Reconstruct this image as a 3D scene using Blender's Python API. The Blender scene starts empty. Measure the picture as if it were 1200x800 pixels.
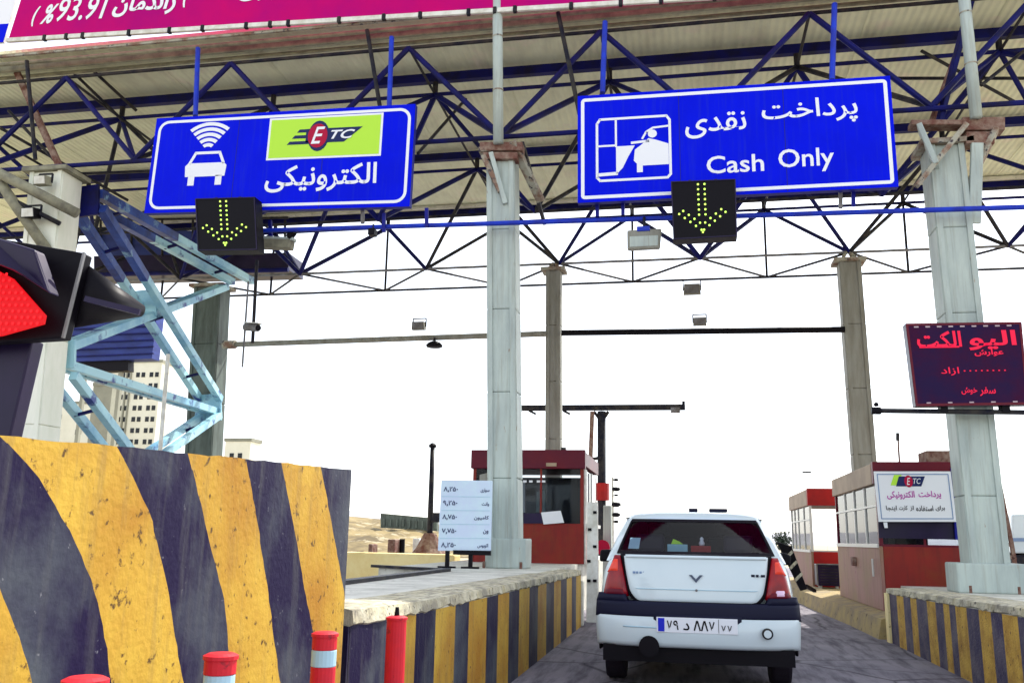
import bpy, math, random
from mathutils import Vector, Matrix
R = math.radians
rnd = random.Random(7)
S = bpy.context.scene
COL = S.collection

# ------------------------------------------------------------------ camera
EYE = Vector((0, 0, 1.2))
YAW, PITCH, ROLL, FPX = R(10.908), R(12.262), R(1.0), 1060.0
cy, sy, cp, sp = math.cos(YAW), math.sin(YAW), math.cos(PITCH), math.sin(PITCH)
FWD = Vector((-sy*cp, cy*cp, sp)); r0 = Vector((cy, sy, 0)); u0 = r0.cross(FWD)
RGT = r0*math.cos(ROLL) + u0*math.sin(ROLL)
UPV = -r0*math.sin(ROLL) + u0*math.cos(ROLL)
cd = bpy.data.cameras.new('camera'); cam = bpy.data.objects.new('camera', cd); COL.objects.link(cam)
M = Matrix((RGT, UPV, -FWD)).transposed().to_4x4(); M.translation = EYE
cam.matrix_world = M
cd.sensor_width = 36; cd.lens = FPX*36/1200; cd.clip_start = 0.05; cd.clip_end = 9000
S.camera = cam

# ------------------------------------------------------------------ world, sun, exposure
SUN_EL, SUN_AZ = R(50), R(28)        # azimuth measured from +Y towards +X
w = bpy.data.worlds.new('World'); S.world = w; w.use_nodes = True
nt = w.node_tree; bg = nt.nodes['Background']
sky = nt.nodes.new('ShaderNodeTexSky'); sky.sky_type = 'NISHITA'; sky.sun_disc = False
sky.sun_elevation = SUN_EL; sky.sun_rotation = SUN_AZ; sky.dust_density = 1.0; sky.ozone_density = 2.0; sky.air_density = 1.0
hs = nt.nodes.new('ShaderNodeHueSaturation'); hs.inputs['Saturation'].default_value = .35   # thin bright haze whitens this sky
nt.links.new(sky.outputs[0], hs.inputs['Color']); nt.links.new(hs.outputs[0], bg.inputs[0]); bg.inputs[1].default_value = 0.15
sl = bpy.data.lights.new('sun', 'SUN'); sl.energy = 2.6; sl.angle = R(0.6); sl.color = (1, .95, .86)
so = bpy.data.objects.new('sun', sl); COL.objects.link(so)
sd = Vector((math.sin(SUN_AZ)*math.cos(SUN_EL), math.cos(SUN_AZ)*math.cos(SUN_EL), math.sin(SUN_EL)))
so.rotation_euler = sd.to_track_quat('Z', 'Y').to_euler(); so.location = sd*60
S.view_settings.view_transform = 'Standard'; S.view_settings.look = 'None'
S.view_settings.exposure = 1.35; S.view_settings.gamma = 1.0; S.view_settings.use_curve_mapping = False
S.cycles.max_bounces = 8; S.cycles.diffuse_bounces = 4; S.cycles.transparent_max_bounces = 8
S.cycles.use_denoising = True

def ray(px, py): return RGT*((px-600)/FPX) - UPV*((py-400)/FPX) + FWD
def at(px, py, Y): d = ray(px, py); return EYE + d*(Y/d.y)
def atx(px, py, X): d = ray(px, py); return EYE + d*(X/d.x)
def atz(px, py, Z): d = ray(px, py); return EYE + d*((Z-1.2)/d.z)

# ------------------------------------------------------------------ materials
def mat(name, col, rough=.7, metal=0., col2=None, scale=4., lo=.4, hi=.65, bump=0., bscale=30., detail=6, spec=.22,
        stretch=(1, 1, 1), col3=None, scale3=25., lo3=.62, hi3=.68, coat=0., streak=None, sts=(5, 5, .5), slo=.5, shi=.75, samt=.7):
    m = bpy.data.materials.new(name); m.use_nodes = True; t = m.node_tree; b = t.nodes['Principled BSDF']
    b.inputs['Base Color'].default_value = (*col, 1); b.inputs['Roughness'].default_value = rough
    b.inputs['Metallic'].default_value = metal; b.inputs['Specular IOR Level'].default_value = spec
    b.inputs['Coat Weight'].default_value = coat
    tc = t.nodes.new('ShaderNodeTexCoord'); mp = t.nodes.new('ShaderNodeMapping'); mp.inputs['Scale'].default_value = stretch
    t.links.new(tc.outputs['Object'], mp.inputs[0])
    def noise(sc, lo, hi):
        n = t.nodes.new('ShaderNodeTexNoise'); n.inputs['Scale'].default_value = sc; n.inputs['Detail'].default_value = detail
        n.inputs['Roughness'].default_value = .62
        t.links.new(mp.outputs[0], n.inputs['Vector'])
        r = t.nodes.new('ShaderNodeMapRange'); r.inputs['From Min'].default_value = lo; r.inputs['From Max'].default_value = hi
        t.links.new(n.outputs['Fac'], r.inputs['Value']); return r.outputs[0]
    last = None
    if col2 is not None:
        mx = t.nodes.new('ShaderNodeMix'); mx.data_type = 'RGBA'
        mx.inputs[6].default_value = (*col, 1); mx.inputs[7].default_value = (*col2, 1)
        t.links.new(noise(scale, lo, hi), mx.inputs[0]); last = mx.outputs[2]
        if col3 is not None:
            m2 = t.nodes.new('ShaderNodeMix'); m2.data_type = 'RGBA'; m2.inputs[7].default_value = (*col3, 1)
            t.links.new(last, m2.inputs[6]); t.links.new(noise(scale3, lo3, hi3), m2.inputs[0]); last = m2.outputs[2]
        if streak is not None:      # rain runs and dirt drawn out down the surface
            mp0 = mp; mp = t.nodes.new('ShaderNodeMapping'); mp.inputs['Scale'].default_value = sts; t.links.new(tc.outputs['Object'], mp.inputs[0])
            f = noise(3.0, slo, shi); mp = mp0
            k = t.nodes.new('ShaderNodeMath'); k.operation = 'MULTIPLY'; k.inputs[1].default_value = samt; t.links.new(f, k.inputs[0])
            m3 = t.nodes.new('ShaderNodeMix'); m3.data_type = 'RGBA'; m3.inputs[7].default_value = (*streak, 1)
            t.links.new(last, m3.inputs[6]); t.links.new(k.outputs[0], m3.inputs[0]); last = m3.outputs[2]
        t.links.new(last, b.inputs['Base Color'])
    if bump:
        n = t.nodes.new('ShaderNodeTexNoise'); n.inputs['Scale'].default_value = bscale; n.inputs['Detail'].default_value = 5
        t.links.new(mp.outputs[0], n.inputs['Vector'])
        bp = t.nodes.new('ShaderNodeBump'); bp.inputs['Strength'].default_value = bump; bp.inputs['Distance'].default_value = .02
        t.links.new(n.outputs['Fac'], bp.inputs['Height']); t.links.new(bp.outputs[0], b.inputs['Normal'])
    return m
def emit(name, col, strength):
    m = mat(name, (0.01, 0.01, 0.01)); b = m.node_tree.nodes['Principled BSDF']
    b.inputs['Emission Color'].default_value = (*col, 1); b.inputs['Emission Strength'].default_value = strength
    return m

K = {}
K['ground'] = mat('dusty_ground', (.46, .40, .28), .95, col2=(.36, .30, .20), scale=.15, bump=.3, bscale=2)
K['asphalt'] = mat('asphalt', (.22, .20, .25), .9, col2=(.12, .105, .15), scale=1.1, lo=.35, hi=.7, bump=.5, bscale=60, col3=(.16, .15, .16), scale3=9, lo3=.6, hi3=.75)
K['conc'] = mat('pale_concrete', (.74, .73, .64), .85, col2=(.52, .51, .44), scale=3, bump=.4, bscale=25, col3=(.22, .21, .17), scale3=14, lo3=.62, hi3=.72)
K['cap'] = mat('chipped_cream_paint', (.66, .62, .46), .85, streak=(.22, .20, .16), sts=(6, 1.2, 2), samt=.8, slo=.42, shi=.62, col2=(.50, .44, .27), scale=6, bump=.5, bscale=30, col3=(.10, .09, .07), scale3=16, lo3=.58, hi3=.64)
K['yel'] = mat('weathered_yellow_paint', (.56, .35, .040), .65, streak=(.16, .11, .05), samt=.55, col2=(.37, .17, .014), scale=1.7, lo=.38, hi=.66, bump=.18, bscale=45, col3=(.10, .05, .012), scale3=26, lo3=.60, hi3=.67)
K['blk'] = mat('faded_black_paint', (.012, .007, .036), .55, spec=.1, streak=(.12, .12, .11), samt=.5, col2=(.075, .085, .10), scale=1.2, lo=.47, hi=.66, bump=.15, bscale=40, col3=(.22, .22, .24), scale3=28, lo3=.66, hi3=.74)
K['yel2'] = mat('dull_yellow_paint', (.62, .38, .06), .75, col2=(.38, .20, .03), scale=5, bump=.4, bscale=45, col3=(.10, .06, .03), scale3=22, lo3=.6, hi3=.66)
K['blk2'] = mat('dull_black_paint', (.03, .02, .07), .65, col2=(.12, .10, .13), scale=4, bump=.4, bscale=40, col3=(.25, .22, .18), scale3=22, lo3=.64, hi3=.72)
K['navy'] = mat('navy_steel_paint', (.007, .009, .12), .5, spec=.12, col2=(.010, .010, .045), scale=3)
K['blue'] = mat('bright_blue_steel_paint', (.012, .045, .55), .4, col2=(.015, .03, .35), scale=4)
K['dark'] = mat('dark_steel', (.012, .013, .024), .5, spec=.12, col2=(.05, .045, .04), scale=5)
K['steelg'] = mat('grey_steel_tube', (.24, .24, .25), .5, col2=(.13, .12, .11), scale=4)
K['olive'] = mat('olive_grey_steel', (.30, .29, .20), .6, col2=(.17, .16, .12), scale=5)
K['colp'] = mat('pale_green_grey_column_paint', (.50, .57, .52), .5, streak=(.24, .21, .15), samt=.45, sts=(9, 9, .4), col2=(.38, .44, .42), scale=2, stretch=(2, 2, .5), col3=(.30, .20, .13), scale3=9, lo3=.66, hi3=.74, bump=.1, bscale=12)
K['cole'] = mat('cream_white_column_paint', (.90, .90, .78), .55, col2=(.78, .80, .66), scale=1.6, stretch=(2, 2, .5))
K['colb'] = mat('weathered_grey_column_paint', (.30, .30, .26), .6, col2=(.22, .21, .17), scale=2, stretch=(3, 3, .5), bump=.1)
K['colf'] = mat('dark_green_grey_column_paint', (.12, .15, .13), .6, col2=(.06, .07, .06), scale=2, stretch=(3, 3, .5))
K['cyan'] = mat('pale_blue_brace_paint', (.40, .68, .76), .45, col2=(.15, .38, .58), scale=.7, lo=.45, hi=.65, col3=(.02, .05, .25), scale3=2.5, lo3=.56, hi3=.66)
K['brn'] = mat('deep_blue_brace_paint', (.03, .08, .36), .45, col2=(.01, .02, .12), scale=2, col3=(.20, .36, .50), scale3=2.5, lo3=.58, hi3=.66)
K['rust'] = mat('rusty_steel', (.15, .06, .045), .8, col2=(.30, .22, .17), scale=7, bump=.3, col3=(.06, .03, .03), scale3=15)
K['rustp'] = mat('rust_stained_paint', (.38, .37, .30), .7, col2=(.22, .13, .09), scale=5, lo=.45, hi=.62, col3=(.06, .05, .06), scale3=12, lo3=.58, hi3=.63)
K['sign'] = mat('blue_sign_sheeting', (.0, .007, .76), .5, spec=.06, streak=(.02, .04, .50), sts=(6, 6, .3), samt=.35, col2=(.0, .006, .66), scale=1.2)
K['signback'] = mat('navy_sign_edge', (.005, .008, .22), .5)
K['white'] = mat('white_lettering', (.85, .87, .92), .5)
K['green'] = mat('yellow_green_panel', (.48, .82, .06), .5)
K['navyt'] = mat('dark_navy_marking', (.01, .02, .10), .5)
K['redl'] = mat('dark_red_marking', (.42, .0, .04), .5)
K['magenta'] = mat('magenta_banner_cloth', (.56, .002, .15), .6, spec=.05, col2=(.42, .002, .18), scale=.6, bump=.2, bscale=1.5)
K['pale'] = mat('white_frame_paint', (.80, .80, .74), .5, col2=(.6, .58, .5), scale=6)
K['black'] = mat('matt_black_plastic', (.005, .004, .007), .5, spec=.12)
K['purpleblk'] = mat('dark_glossy_housing', (.010, .006, .030), .35, col2=(.018, .008, .045), scale=2)
K['ledg'] = emit('green_led', (.55, 1., .12), 1.0)
K['ledr'] = emit('red_led', (.8, .0, .005), .42)
K['ledrb'] = emit('red_led_bright', (1., .01, .015), .6)
K['ledp'] = emit('red_led_text', (1., .01, .07), .40)
K['ledsb'] = mat('dark_led_screen', (.020, .008, .05), .5, spec=.08, col2=(.05, .004, .03), scale=1.5)
K['dimled'] = mat('unlit_led_trim', (.5, .38, .42), .5)
K['redb'] = mat('brick_red_booth_paint', (.25, .020, .014), .5, streak=(.10, .02, .015), samt=.5, col2=(.20, .016, .014), scale=1.5, col3=(.20, .045, .012), scale3=2, lo3=.5, hi3=.8)
K['redd'] = mat('dark_maroon_booth_paint', (.13, .005, .016), .45, col2=(.09, .004, .02), scale=2)
K['redbr'] = mat('bright_red_paint', (.42, .010, .008), .45, col2=(.28, .010, .010), scale=3)
K['pinkb'] = mat('faded_pink_brown_booth_paint', (.33, .17, .14), .6, streak=(.16, .09, .06), col2=(.29, .19, .10), scale=1.3, bump=.1, col3=(.25, .1, .1), scale3=8, lo3=.64, hi3=.7)
K['tan'] = mat('tan_panel_paint', (.40, .30, .20), .6, col2=(.30, .22, .15), scale=2)
K['alu'] = mat('pale_window_frame', (.62, .62, .58), .4, metal=.2)
K['paper'] = mat('white_paper', (.80, .82, .84), .6)
K['carw'] = mat('white_car_paint', (.66, .76, .79), .22, col2=(.60, .71, .75), scale=.8, coat=.6)
K['carb'] = mat('black_bumper_plastic', (.009, .010, .030), .5, spec=.15)
K['rubber'] = mat('tyre_rubber', (.018, .014, .022), .8)
K['tail'] = mat('red_tail_lamp_lens', (.34, .002, .006), .2, coat=.25, col2=(.20, .0, .01), scale=9)
K['tailo'] = mat('light_red_tail_lamp_lens', (.85, .06, .03), .2, coat=.25)
K['tailw'] = mat('clear_reverse_lamp_lens', (.80, .55, .75), .12, coat=1.)
K['chrome'] = mat('chrome_badge', (.05, .06, .09), .2, metal=.6)
K['badge'] = mat('blue_grey_badge', (.20, .30, .48), .4)
K['platew'] = mat('white_plate', (.82, .85, .90), .4)
K['plateb'] = mat('blue_plate_band', (.01, .02, .55), .4)
K['reds'] = mat('red_rubber_post', (.70, .02, .03), .5, col2=(.55, .02, .04), scale=6, col3=(.3, .02, .03), scale3=20)
K['silver'] = mat('silver_reflective_band', (.42, .62, .72), .35)
K['wallw'] = mat('cream_tower_wall', (.80, .78, .66), .8, col2=(.70, .68, .56), scale=.15)
K['wallg'] = mat('grey_olive_wall', (.30, .30, .24), .8, col2=(.22, .22, .18), scale=.2)
K['win'] = mat('dark_window', (.012, .014, .018), .2)
K['bluew'] = mat('blue_corrugated_cladding', (.03, .05, .24), .5, col2=(.02, .03, .14), scale=.6, stretch=(1, 1, 4))
K['hill'] = mat('dry_hillside', (.30, .23, .11), .95, col2=(.13, .10, .055), scale=.35, lo=.42, hi=.6, bump=.6, bscale=1.5, col3=(.40, .34, .22), scale3=.8, lo3=.55, hi3=.6, stretch=(1, 1, 3))
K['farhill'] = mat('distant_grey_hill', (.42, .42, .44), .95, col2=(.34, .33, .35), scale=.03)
K['paleyel'] = mat('sunlit_yellow_concrete', (.95, .80, .40), .8, col2=(.85, .66, .28), scale=2, col3=(.4, .25, .1), scale3=12, lo3=.66, hi3=.72)  # yellow brightened: sunlight on the kerb wall is put into the colour
K['orange'] = mat('orange_brown_paint', (.55, .22, .04), .7, col2=(.3, .10, .03), scale=6)
K['kerb'] = mat('worn_yellow_kerb', (.42, .32, .14), .85, col2=(.26, .21, .14), scale=3, bump=.5, col3=(.10, .07, .05), scale3=8, lo3=.6, hi3=.68)
K['magt'] = mat('purple_print', (.45, .03, .35), .5)
K['boardp'] = mat('pale_blue_board', (.60, .70, .86), .5, col2=(.62, .78, .86), scale=3)
K['screen'] = mat('dark_tinted_glass', (.02, .02, .06), .08, spec=.8)

# corrugated roof underside: narrow ribs running front to back, dirt in patches
def deckmat():
    m = mat('ribbed_olive_roof_sheet', (.80, .83, .60), .8, streak=(.42, .41, .30), sts=(.8, .25, 1), samt=.5, col2=(.64, .65, .47), scale=.8, lo=.35, hi=.7, col3=(.78, .73, .57), scale3=1.7, lo3=.55, hi3=.7)
    t = m.node_tree; b = t.nodes['Principled BSDF']
    tc = t.nodes.new('ShaderNodeTexCoord'); wv = t.nodes.new('ShaderNodeTexWave'); wv.bands_direction = 'X'
    wv.inputs['Scale'].default_value = 2.6; t.links.new(tc.outputs['Object'], wv.inputs[0])
    bp = t.nodes.new('ShaderNodeBump'); bp.inputs['Strength'].default_value = .35; bp.inputs['Distance'].default_value = .04
    t.links.new(wv.outputs[1], bp.inputs['Height']); t.links.new(bp.outputs[0], b.inputs['Normal']); return m
K['deck'] = deckmat()
def asphaltmat():
    m = mat('worn_asphalt', (.30, .28, .31), .9, col2=(.18, .165, .20), scale=.9, lo=.35, hi=.7, bump=.7, bscale=90, col3=(.34, .32, .35), scale3=60, lo3=.60, hi3=.72,
            streak=(.055, .045, .07), sts=(2.2, .28, 1), samt=.75, slo=.46, shi=.66)
    t = m.node_tree; b = t.nodes['Principled BSDF']; src = b.inputs['Base Color'].links[0].from_socket
    tc = t.nodes.new('ShaderNodeTexCoord'); nz = t.nodes.new('ShaderNodeTexNoise'); nz.inputs['Scale'].default_value = 1.5
    ad = t.nodes.new('ShaderNodeMix'); ad.data_type = 'VECTOR'; ad.inputs[0].default_value = .12
    t.links.new(tc.outputs['Object'], nz.inputs['Vector']); t.links.new(tc.outputs['Object'], ad.inputs[4]); t.links.new(nz.outputs['Color'], ad.inputs[5])
    vo = t.nodes.new('ShaderNodeTexVoronoi'); vo.feature = 'DISTANCE_TO_EDGE'; vo.inputs['Scale'].default_value = .55; t.links.new(ad.outputs[1], vo.inputs['Vector'])
    r = t.nodes.new('ShaderNodeMapRange'); r.inputs['From Min'].default_value = 0; r.inputs['From Max'].default_value = .012; r.inputs['To Min'].default_value = .8; r.inputs['To Max'].default_value = 0
    t.links.new(vo.outputs['Distance'], r.inputs['Value'])
    mx = t.nodes.new('ShaderNodeMix'); mx.data_type = 'RGBA'; mx.inputs[7].default_value = (.03, .025, .035, 1)
    t.links.new(r.outputs[0], mx.inputs[0]); t.links.new(src, mx.inputs[6]); t.links.new(mx.outputs[2], b.inputs['Base Color']); return m
K['asphalt'] = asphaltmat()
def glassmat():
    m = bpy.data.materials.new('tinted_window_glass'); m.use_nodes = True; t = m.node_tree; t.nodes.clear()
    o = t.nodes.new('ShaderNodeOutputMaterial'); tr = t.nodes.new('ShaderNodeBsdfTransparent'); tr.inputs[0].default_value = (.66, .69, .72, 1)
    gl = t.nodes.new('ShaderNodeBsdfGlossy'); gl.inputs['Roughness'].default_value = .03
    fr = t.nodes.new('ShaderNodeFresnel'); fr.inputs[0].default_value = 1.22; mx = t.nodes.new('ShaderNodeMixShader')
    t.links.new(fr.outputs[0], mx.inputs[0]); t.links.new(tr.outputs[0], mx.inputs[1]); t.links.new(gl.outputs[0], mx.inputs[2])
    t.links.new(mx.outputs[0], o.inputs[0]); return m
K['glass'] = glassmat()

# ------------------------------------------------------------------ mesh builder
class MB:
    def __init__(s): s.v = []; s.f = []; s.m = []
    def add(s, vs, fs, mi=0):
        o = len(s.v); s.v += [Vector(v) for v in vs]; s.f += [[i+o for i in f] for f in fs]; s.m += [mi]*len(fs); return s
    def box(s, lo, hi, mi=0):
        (a, b, c), (d, e, f) = lo, hi
        return s.add([(a,b,c),(d,b,c),(d,e,c),(a,e,c),(a,b,f),(d,b,f),(d,e,f),(a,e,f)],
                     [(3,2,1,0),(4,5,6,7),(0,1,5,4),(1,2,6,5),(2,3,7,6),(3,0,4,7)], mi)
    def bar(s, p, q, w, h=None, mi=0, up=(0, 0, 1)):
        p, q = Vector(p), Vector(q); h = h or w; d = (q-p).normalized(); up = Vector(up)
        if abs(d.dot(up)) > .98: up = Vector((0, 1, 0))
        a = d.cross(up).normalized()*w/2; b = a.cross(d).normalized()*h/2
        vs = [c+x*a+y*b for c in (p, q) for x, y in ((-1,-1),(1,-1),(1,1),(-1,1))]
        return s.add(vs, [(0,1,2,3),(7,6,5,4),(0,4,5,1),(1,5,6,2),(2,6,7,3),(3,7,4,0)], mi)
    def tube(s, p, q, r, n=10, r2=None, mi=0):
        p, q = Vector(p), Vector(q); d = (q-p).normalized(); up = Vector((0,0,1)) if abs(d.z) < .95 else Vector((1,0,0))
        a = d.cross(up).normalized(); b = a.cross(d); r2 = r if r2 is None else r2
        vs = [c+(a*math.cos(2*math.pi*i/n)+b*math.sin(2*math.pi*i/n))*rr for c, rr in ((p, r), (q, r2)) for i in range(n)]
        fs = [(i, (i+1) % n, n+(i+1) % n, n+i) for i in range(n)] + [tuple(range(n))[::-1], tuple(range(n, 2*n))]
        return s.add(vs, fs, mi)
    def lathe(s, c, prof, n=16, mi=0):
        c = Vector(c); vs = [c+Vector((r*math.cos(2*math.pi*i/n), r*math.sin(2*math.pi*i/n), z)) for r, z in prof for i in range(n)]
        fs = [(k*n+i, k*n+(i+1) % n, (k+1)*n+(i+1) % n, (k+1)*n+i) for k in range(len(prof)-1) for i in range(n)]
        fs += [tuple(range(n))[::-1], tuple(range((len(prof)-1)*n, len(prof)*n))]
        return s.add(vs, fs, mi)
    def prism(s, pts, off, mi=0):
        pts = [Vector(p) for p in pts]; off = Vector(off); n = len(pts)
        return s.add(pts+[p+off for p in pts], [tuple(range(n)), tuple(range(2*n-1, n-1, -1))]+[(i, (i+1) % n, n+(i+1) % n, n+i) for i in range(n)], mi)
    def build(s, name, m, parent=None, bevel=0, smooth=False, sub=0, seg=2):
        o0 = Vector((0, 0, 0)); p = parent
        while p is not None: o0 += Vector(p.location); p = p.parent
        me = bpy.data.meshes.new(name); me.from_pydata([tuple(v-o0) for v in s.v], [], s.f)
        for k in (m if isinstance(m, (list, tuple)) else [m]): me.materials.append(K[k])
        me.polygons.foreach_set('material_index', s.m)
        import bmesh
        b = bmesh.new(); b.from_mesh(me); bmesh.ops.recalc_face_normals(b, faces=b.faces); b.to_mesh(me); b.free()
        if smooth:
            for f in me.polygons: f.use_smooth = True
        o = bpy.data.objects.new(name, me); COL.objects.link(o); o.parent = parent
        if bevel:
            bv = o.modifiers.new('bevel', 'BEVEL'); bv.width = bevel; bv.segments = seg; bv.limit_method = 'ANGLE'
        if sub:
            sb = o.modifiers.new('sub', 'SUBSURF'); sb.levels = sub; sb.render_levels = sub
        return o
def thing(name, label, cat, loc=(0, 0, 0), group=None):
    o = bpy.data.objects.new(name, None); COL.objects.link(o); o.location = loc; o.empty_display_size = .2
    o['label'] = label; o['category'] = cat
    if group: o['group'] = group
    return o
def tag(o, label, cat, group=None):
    o['label'] = label; o['category'] = cat
    if group: o['group'] = group
    return o
def struct(name, mb, m, **k):
    o = mb.build(name, m, **k); o['kind'] = 'structure'; return o

# ------------------------------------------------------------------ lettering
AR = {}
for ch, b, dual in [('ا',0xFE8D,0),('ب',0xFE8F,1),('پ',0xFB56,1),('ت',0xFE95,1),('ج',0xFE9D,1),('خ',0xFEA5,1),('د',0xFEA9,0),('ر',0xFEAD,0),
                    ('ز',0xFEAF,0),('س',0xFEB1,1),('ش',0xFEB5,1),('ع',0xFEC9,1),('ف',0xFED1,1),('ق',0xFED5,1),('ک',0xFB8E,1),('ل',0xFEDD,1),
                    ('م',0xFEE1,1),('ن',0xFEE5,1),('ه',0xFEE9,1),('و',0xFEED,0),('ی',0xFBFC,1)]:
    AR[ch] = (b, dual)
def shape(word):
    out = []
    for i, ch in enumerate(word):
        if ch not in AR: out.append(ch); continue
        b, dual = AR[ch]
        prev = i > 0 and word[i-1] in AR and AR[word[i-1]][1]
        nxt = i+1 < len(word) and word[i+1] in AR and dual
        k = (3 if nxt else 1) if prev else (2 if nxt else 0)
        out.append(chr(b+k))
    return ''.join(reversed(out))
def glyphs(s, bold=0., shear=0., space=1.):
    c = bpy.data.curves.new('lettering', 'FONT'); c.body = s; c.offset = bold; c.shear = shear; c.resolution_u = 3; c.space_character = space
    o = bpy.data.objects.new('lettering', c); COL.objects.link(o); bpy.context.view_layer.update()
    me = bpy.data.meshes.new_from_object(o.evaluated_get(bpy.context.evaluated_depsgraph_get()))
    vs = [(v.co.x, v.co.y) for v in me.vertices]; fs = [list(p.vertices) for p in me.polygons]
    bpy.data.objects.remove(o); bpy.data.curves.remove(c); bpy.data.meshes.remove(me)
    return vs, fs
class Quad:
    """flat board given by its corners (bottom-left, bottom-right, top-right, top-left); p(u, v, w) is a point w metres in front of it"""
    def __init__(s, bl, br, tr, tl, n=None):
        s.c = [Vector(c) for c in (bl, br, tr, tl)]
        s.n = n or (s.c[1]-s.c[0]).cross(s.c[3]-s.c[0]).normalized()
    def p(s, u, v, w=0.):
        a, b, c, d = s.c
        return (a*(1-u)+b*u)*(1-v)+(d*(1-u)+c*u)*v + s.n*w
    def rect(s, mb, u0, v0, u1, v1, w, mi=0): return mb.add([s.p(u0,v0,w), s.p(u1,v0,w), s.p(u1,v1,w), s.p(u0,v1,w)], [(0,1,2,3)], mi)
    def poly(s, mb, pts, w, mi=0): return mb.add([s.p(u, v, w) for u, v in pts], [tuple(range(len(pts)))], mi)
    def text(s, mb, string, u0, v0, u1, v1, w, mi=0, **k):
        vs, fs = glyphs(string, **k)
        xs = [x for x, y in vs]; ys = [y for x, y in vs]; x0, x1, y0, y1 = min(xs), max(xs), min(ys), max(ys)
        return mb.add([s.p(u0+(x-x0)/(x1-x0)*(u1-u0), v0+(y-y0)/(y1-y0)*(v1-v0), w) for x, y in vs], fs, mi)
    def slab(s, mb, t, mi=0): return mb.prism(s.c, -s.n*t, mi)
    def border(s, mb, e, t, w, mi=0, r=0.0, asp=1.0, n=6):
        """line of thickness t, inset e (both in v units); rounded corners r; asp = height/width"""
        def ring(e):
            rr = max(r-(e-e0), .001); pts = []
            for cx, cy_, a0 in ((1, 1, 0), (0, 1, 90), (0, 0, 180), (1, 0, 270)):
                X = (1-(e+rr)*asp) if cx else (e+rr)*asp; Y = (1-(e+rr)) if cy_ else (e+rr)
                for k in range(n+1):
                    a = R(a0+90*k/n); pts.append((X+rr*asp*math.cos(a), Y+rr*math.sin(a)))
            return pts
        e0 = e; A = ring(e); B = ring(e+t); N = len(A)
        return mb.add([s.p(u, v, w) for u, v in A+B], [(i, (i+1) % N, N+(i+1) % N, N+i) for i in range(N)], mi)
def stroke(q, mb, pts, t, w, asp, mi=0):
    """polyline of thickness t (v units) on a board"""
    for (a, b), (c, d) in zip(pts[:-1], pts[1:]):
        dx, dy = (c-a)/asp, d-b; L = math.hypot(dx, dy) or 1; nx, ny = -dy/L*t/2, dx/L*t/2; ex, ey = dx/L*t*.3, dy/L*t*.3
        q.poly(mb, [(a+(nx-ex)*asp, b+ny-ey), (a-(nx+ex)*asp, b-ny-ey), (c+(ex-nx)*asp, d-ny+ey), (c+(nx+ex)*asp, d+ny+ey)], w, mi)
def ell(cx, cy_, rx, ry, n=20, a0=0, a1=360): return [(cx+rx*math.cos(R(a0+(a1-a0)*i/n)), cy_+ry*math.sin(R(a0+(a1-a0)*i/n))) for i in range(n+(a1-a0 != 360))]

# ================================================================== SETTING
g = MB(); N = 24
g.add([(-3000, -600, -.02), (3000, -600, -.02), (3000, 6000, -.02), (-3000, 6000, -.02)], [(0,1,2,3)])
struct('ground', g, 'ground')
struct('road', MB().add([(-14, -12, 0), (11, -12, 0), (11, 48, 0), (-14, 48, 0)], [(0,1,2,3)]), 'asphalt')
# island slabs (raised pavements between the lanes)
s = MB(); s.prism([(-1.78, 4.2, .0), (-1.78, 24, 0), (-3.95, 24, 0), (-3.95, 11.6, 0), (-2.78, 10.9, 0), (-2.85, 4.2, 0)], (0, 0, .80))
struct('left_island_pavement', s, 'conc')
s = MB(); s.prism([(-2.78, 7.3, .80), (-2.80, 10.9, .80), (-3.95, 11.6, .80), (-4.06, 11.6, .80), (-2.9, 10.8, .80), (-2.9, 7.3, .80)], (0, 0, .035))
struct('left_island_edge_kerb', s, 'dark')
s = MB(); s.prism([(2.95, 5.2, 0), (6.6, 5.2, 0), (6.6, 14.0, 0), (2.95, 14.0, 0)], (0, 0, .64))
struct('right_island_pavement', s, 'conc')
s = MB(); s.prism([(2.72, 14.0, 0), (6.2, 14.0, 0), (6.2, 27, 0), (2.72, 27, 0)], (0, 0, .28))
struct('booth_pavement', s, 'kerb')
# worn kerb along the booth pavement
s = MB(); a = [(2.42, 13.0), (2.40, 15), (2.28, 18), (2.20, 22), (2.2, 27)]
for (x0, y0), (x1, y1) in zip(a[:-1], a[1:]):
    s.add([(x0, y0, 0), (x1, y1, 0), (x1+.05, y1, .25), (x0+.05, y0, .25), (2.74, y1, .29), (2.74, y0, .29), (2.74, y0, 0)], [(0,1,2,3), (3,2,4,5)])
s.add([(2.42, 13, 0), (2.47, 13, .25), (2.74, 13, .29), (2.74, 13, 0)], [(0,1,2,3)])
struct('booth_kerb', s, 'kerb')

# hills far behind
def ridge(name, pts, Y, depth, m, seed, jit):
    r_ = random.Random(seed); mb = MB(); n = 60; xs = []
    for i in range(n+1):
        t = i/n; k = t*(len(pts)-1); j = min(int(k), len(pts)-2); f = k-j
        px = pts[j][0]*(1-f)+pts[j+1][0]*f; py = pts[j][1]*(1-f)+pts[j+1][1]*f
        p = at(px, py, Y); xs.append((p.x, max(p.z, .2)))
    rows = 7; vs = []
    for k in range(rows+1):
        t = k/rows
        for i, (x, z) in enumerate(xs): vs.append((x*(1+.02*k), Y-depth*(1-t), -.5+(z+.5)*(t**.8)+(r_.uniform(-jit, jit) if 0 < k < rows else 0)))
    for i, (x, z) in enumerate(xs): vs.append((x, Y+depth*2, -.5))
    m_ = n+1; mb.add(vs, [(k*m_+i, k*m_+i+1, (k+1)*m_+i+1, (k+1)*m_+i) for k in range(rows+1) for i in range(n)])
    struct(name, mb, m, smooth=True)
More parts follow.
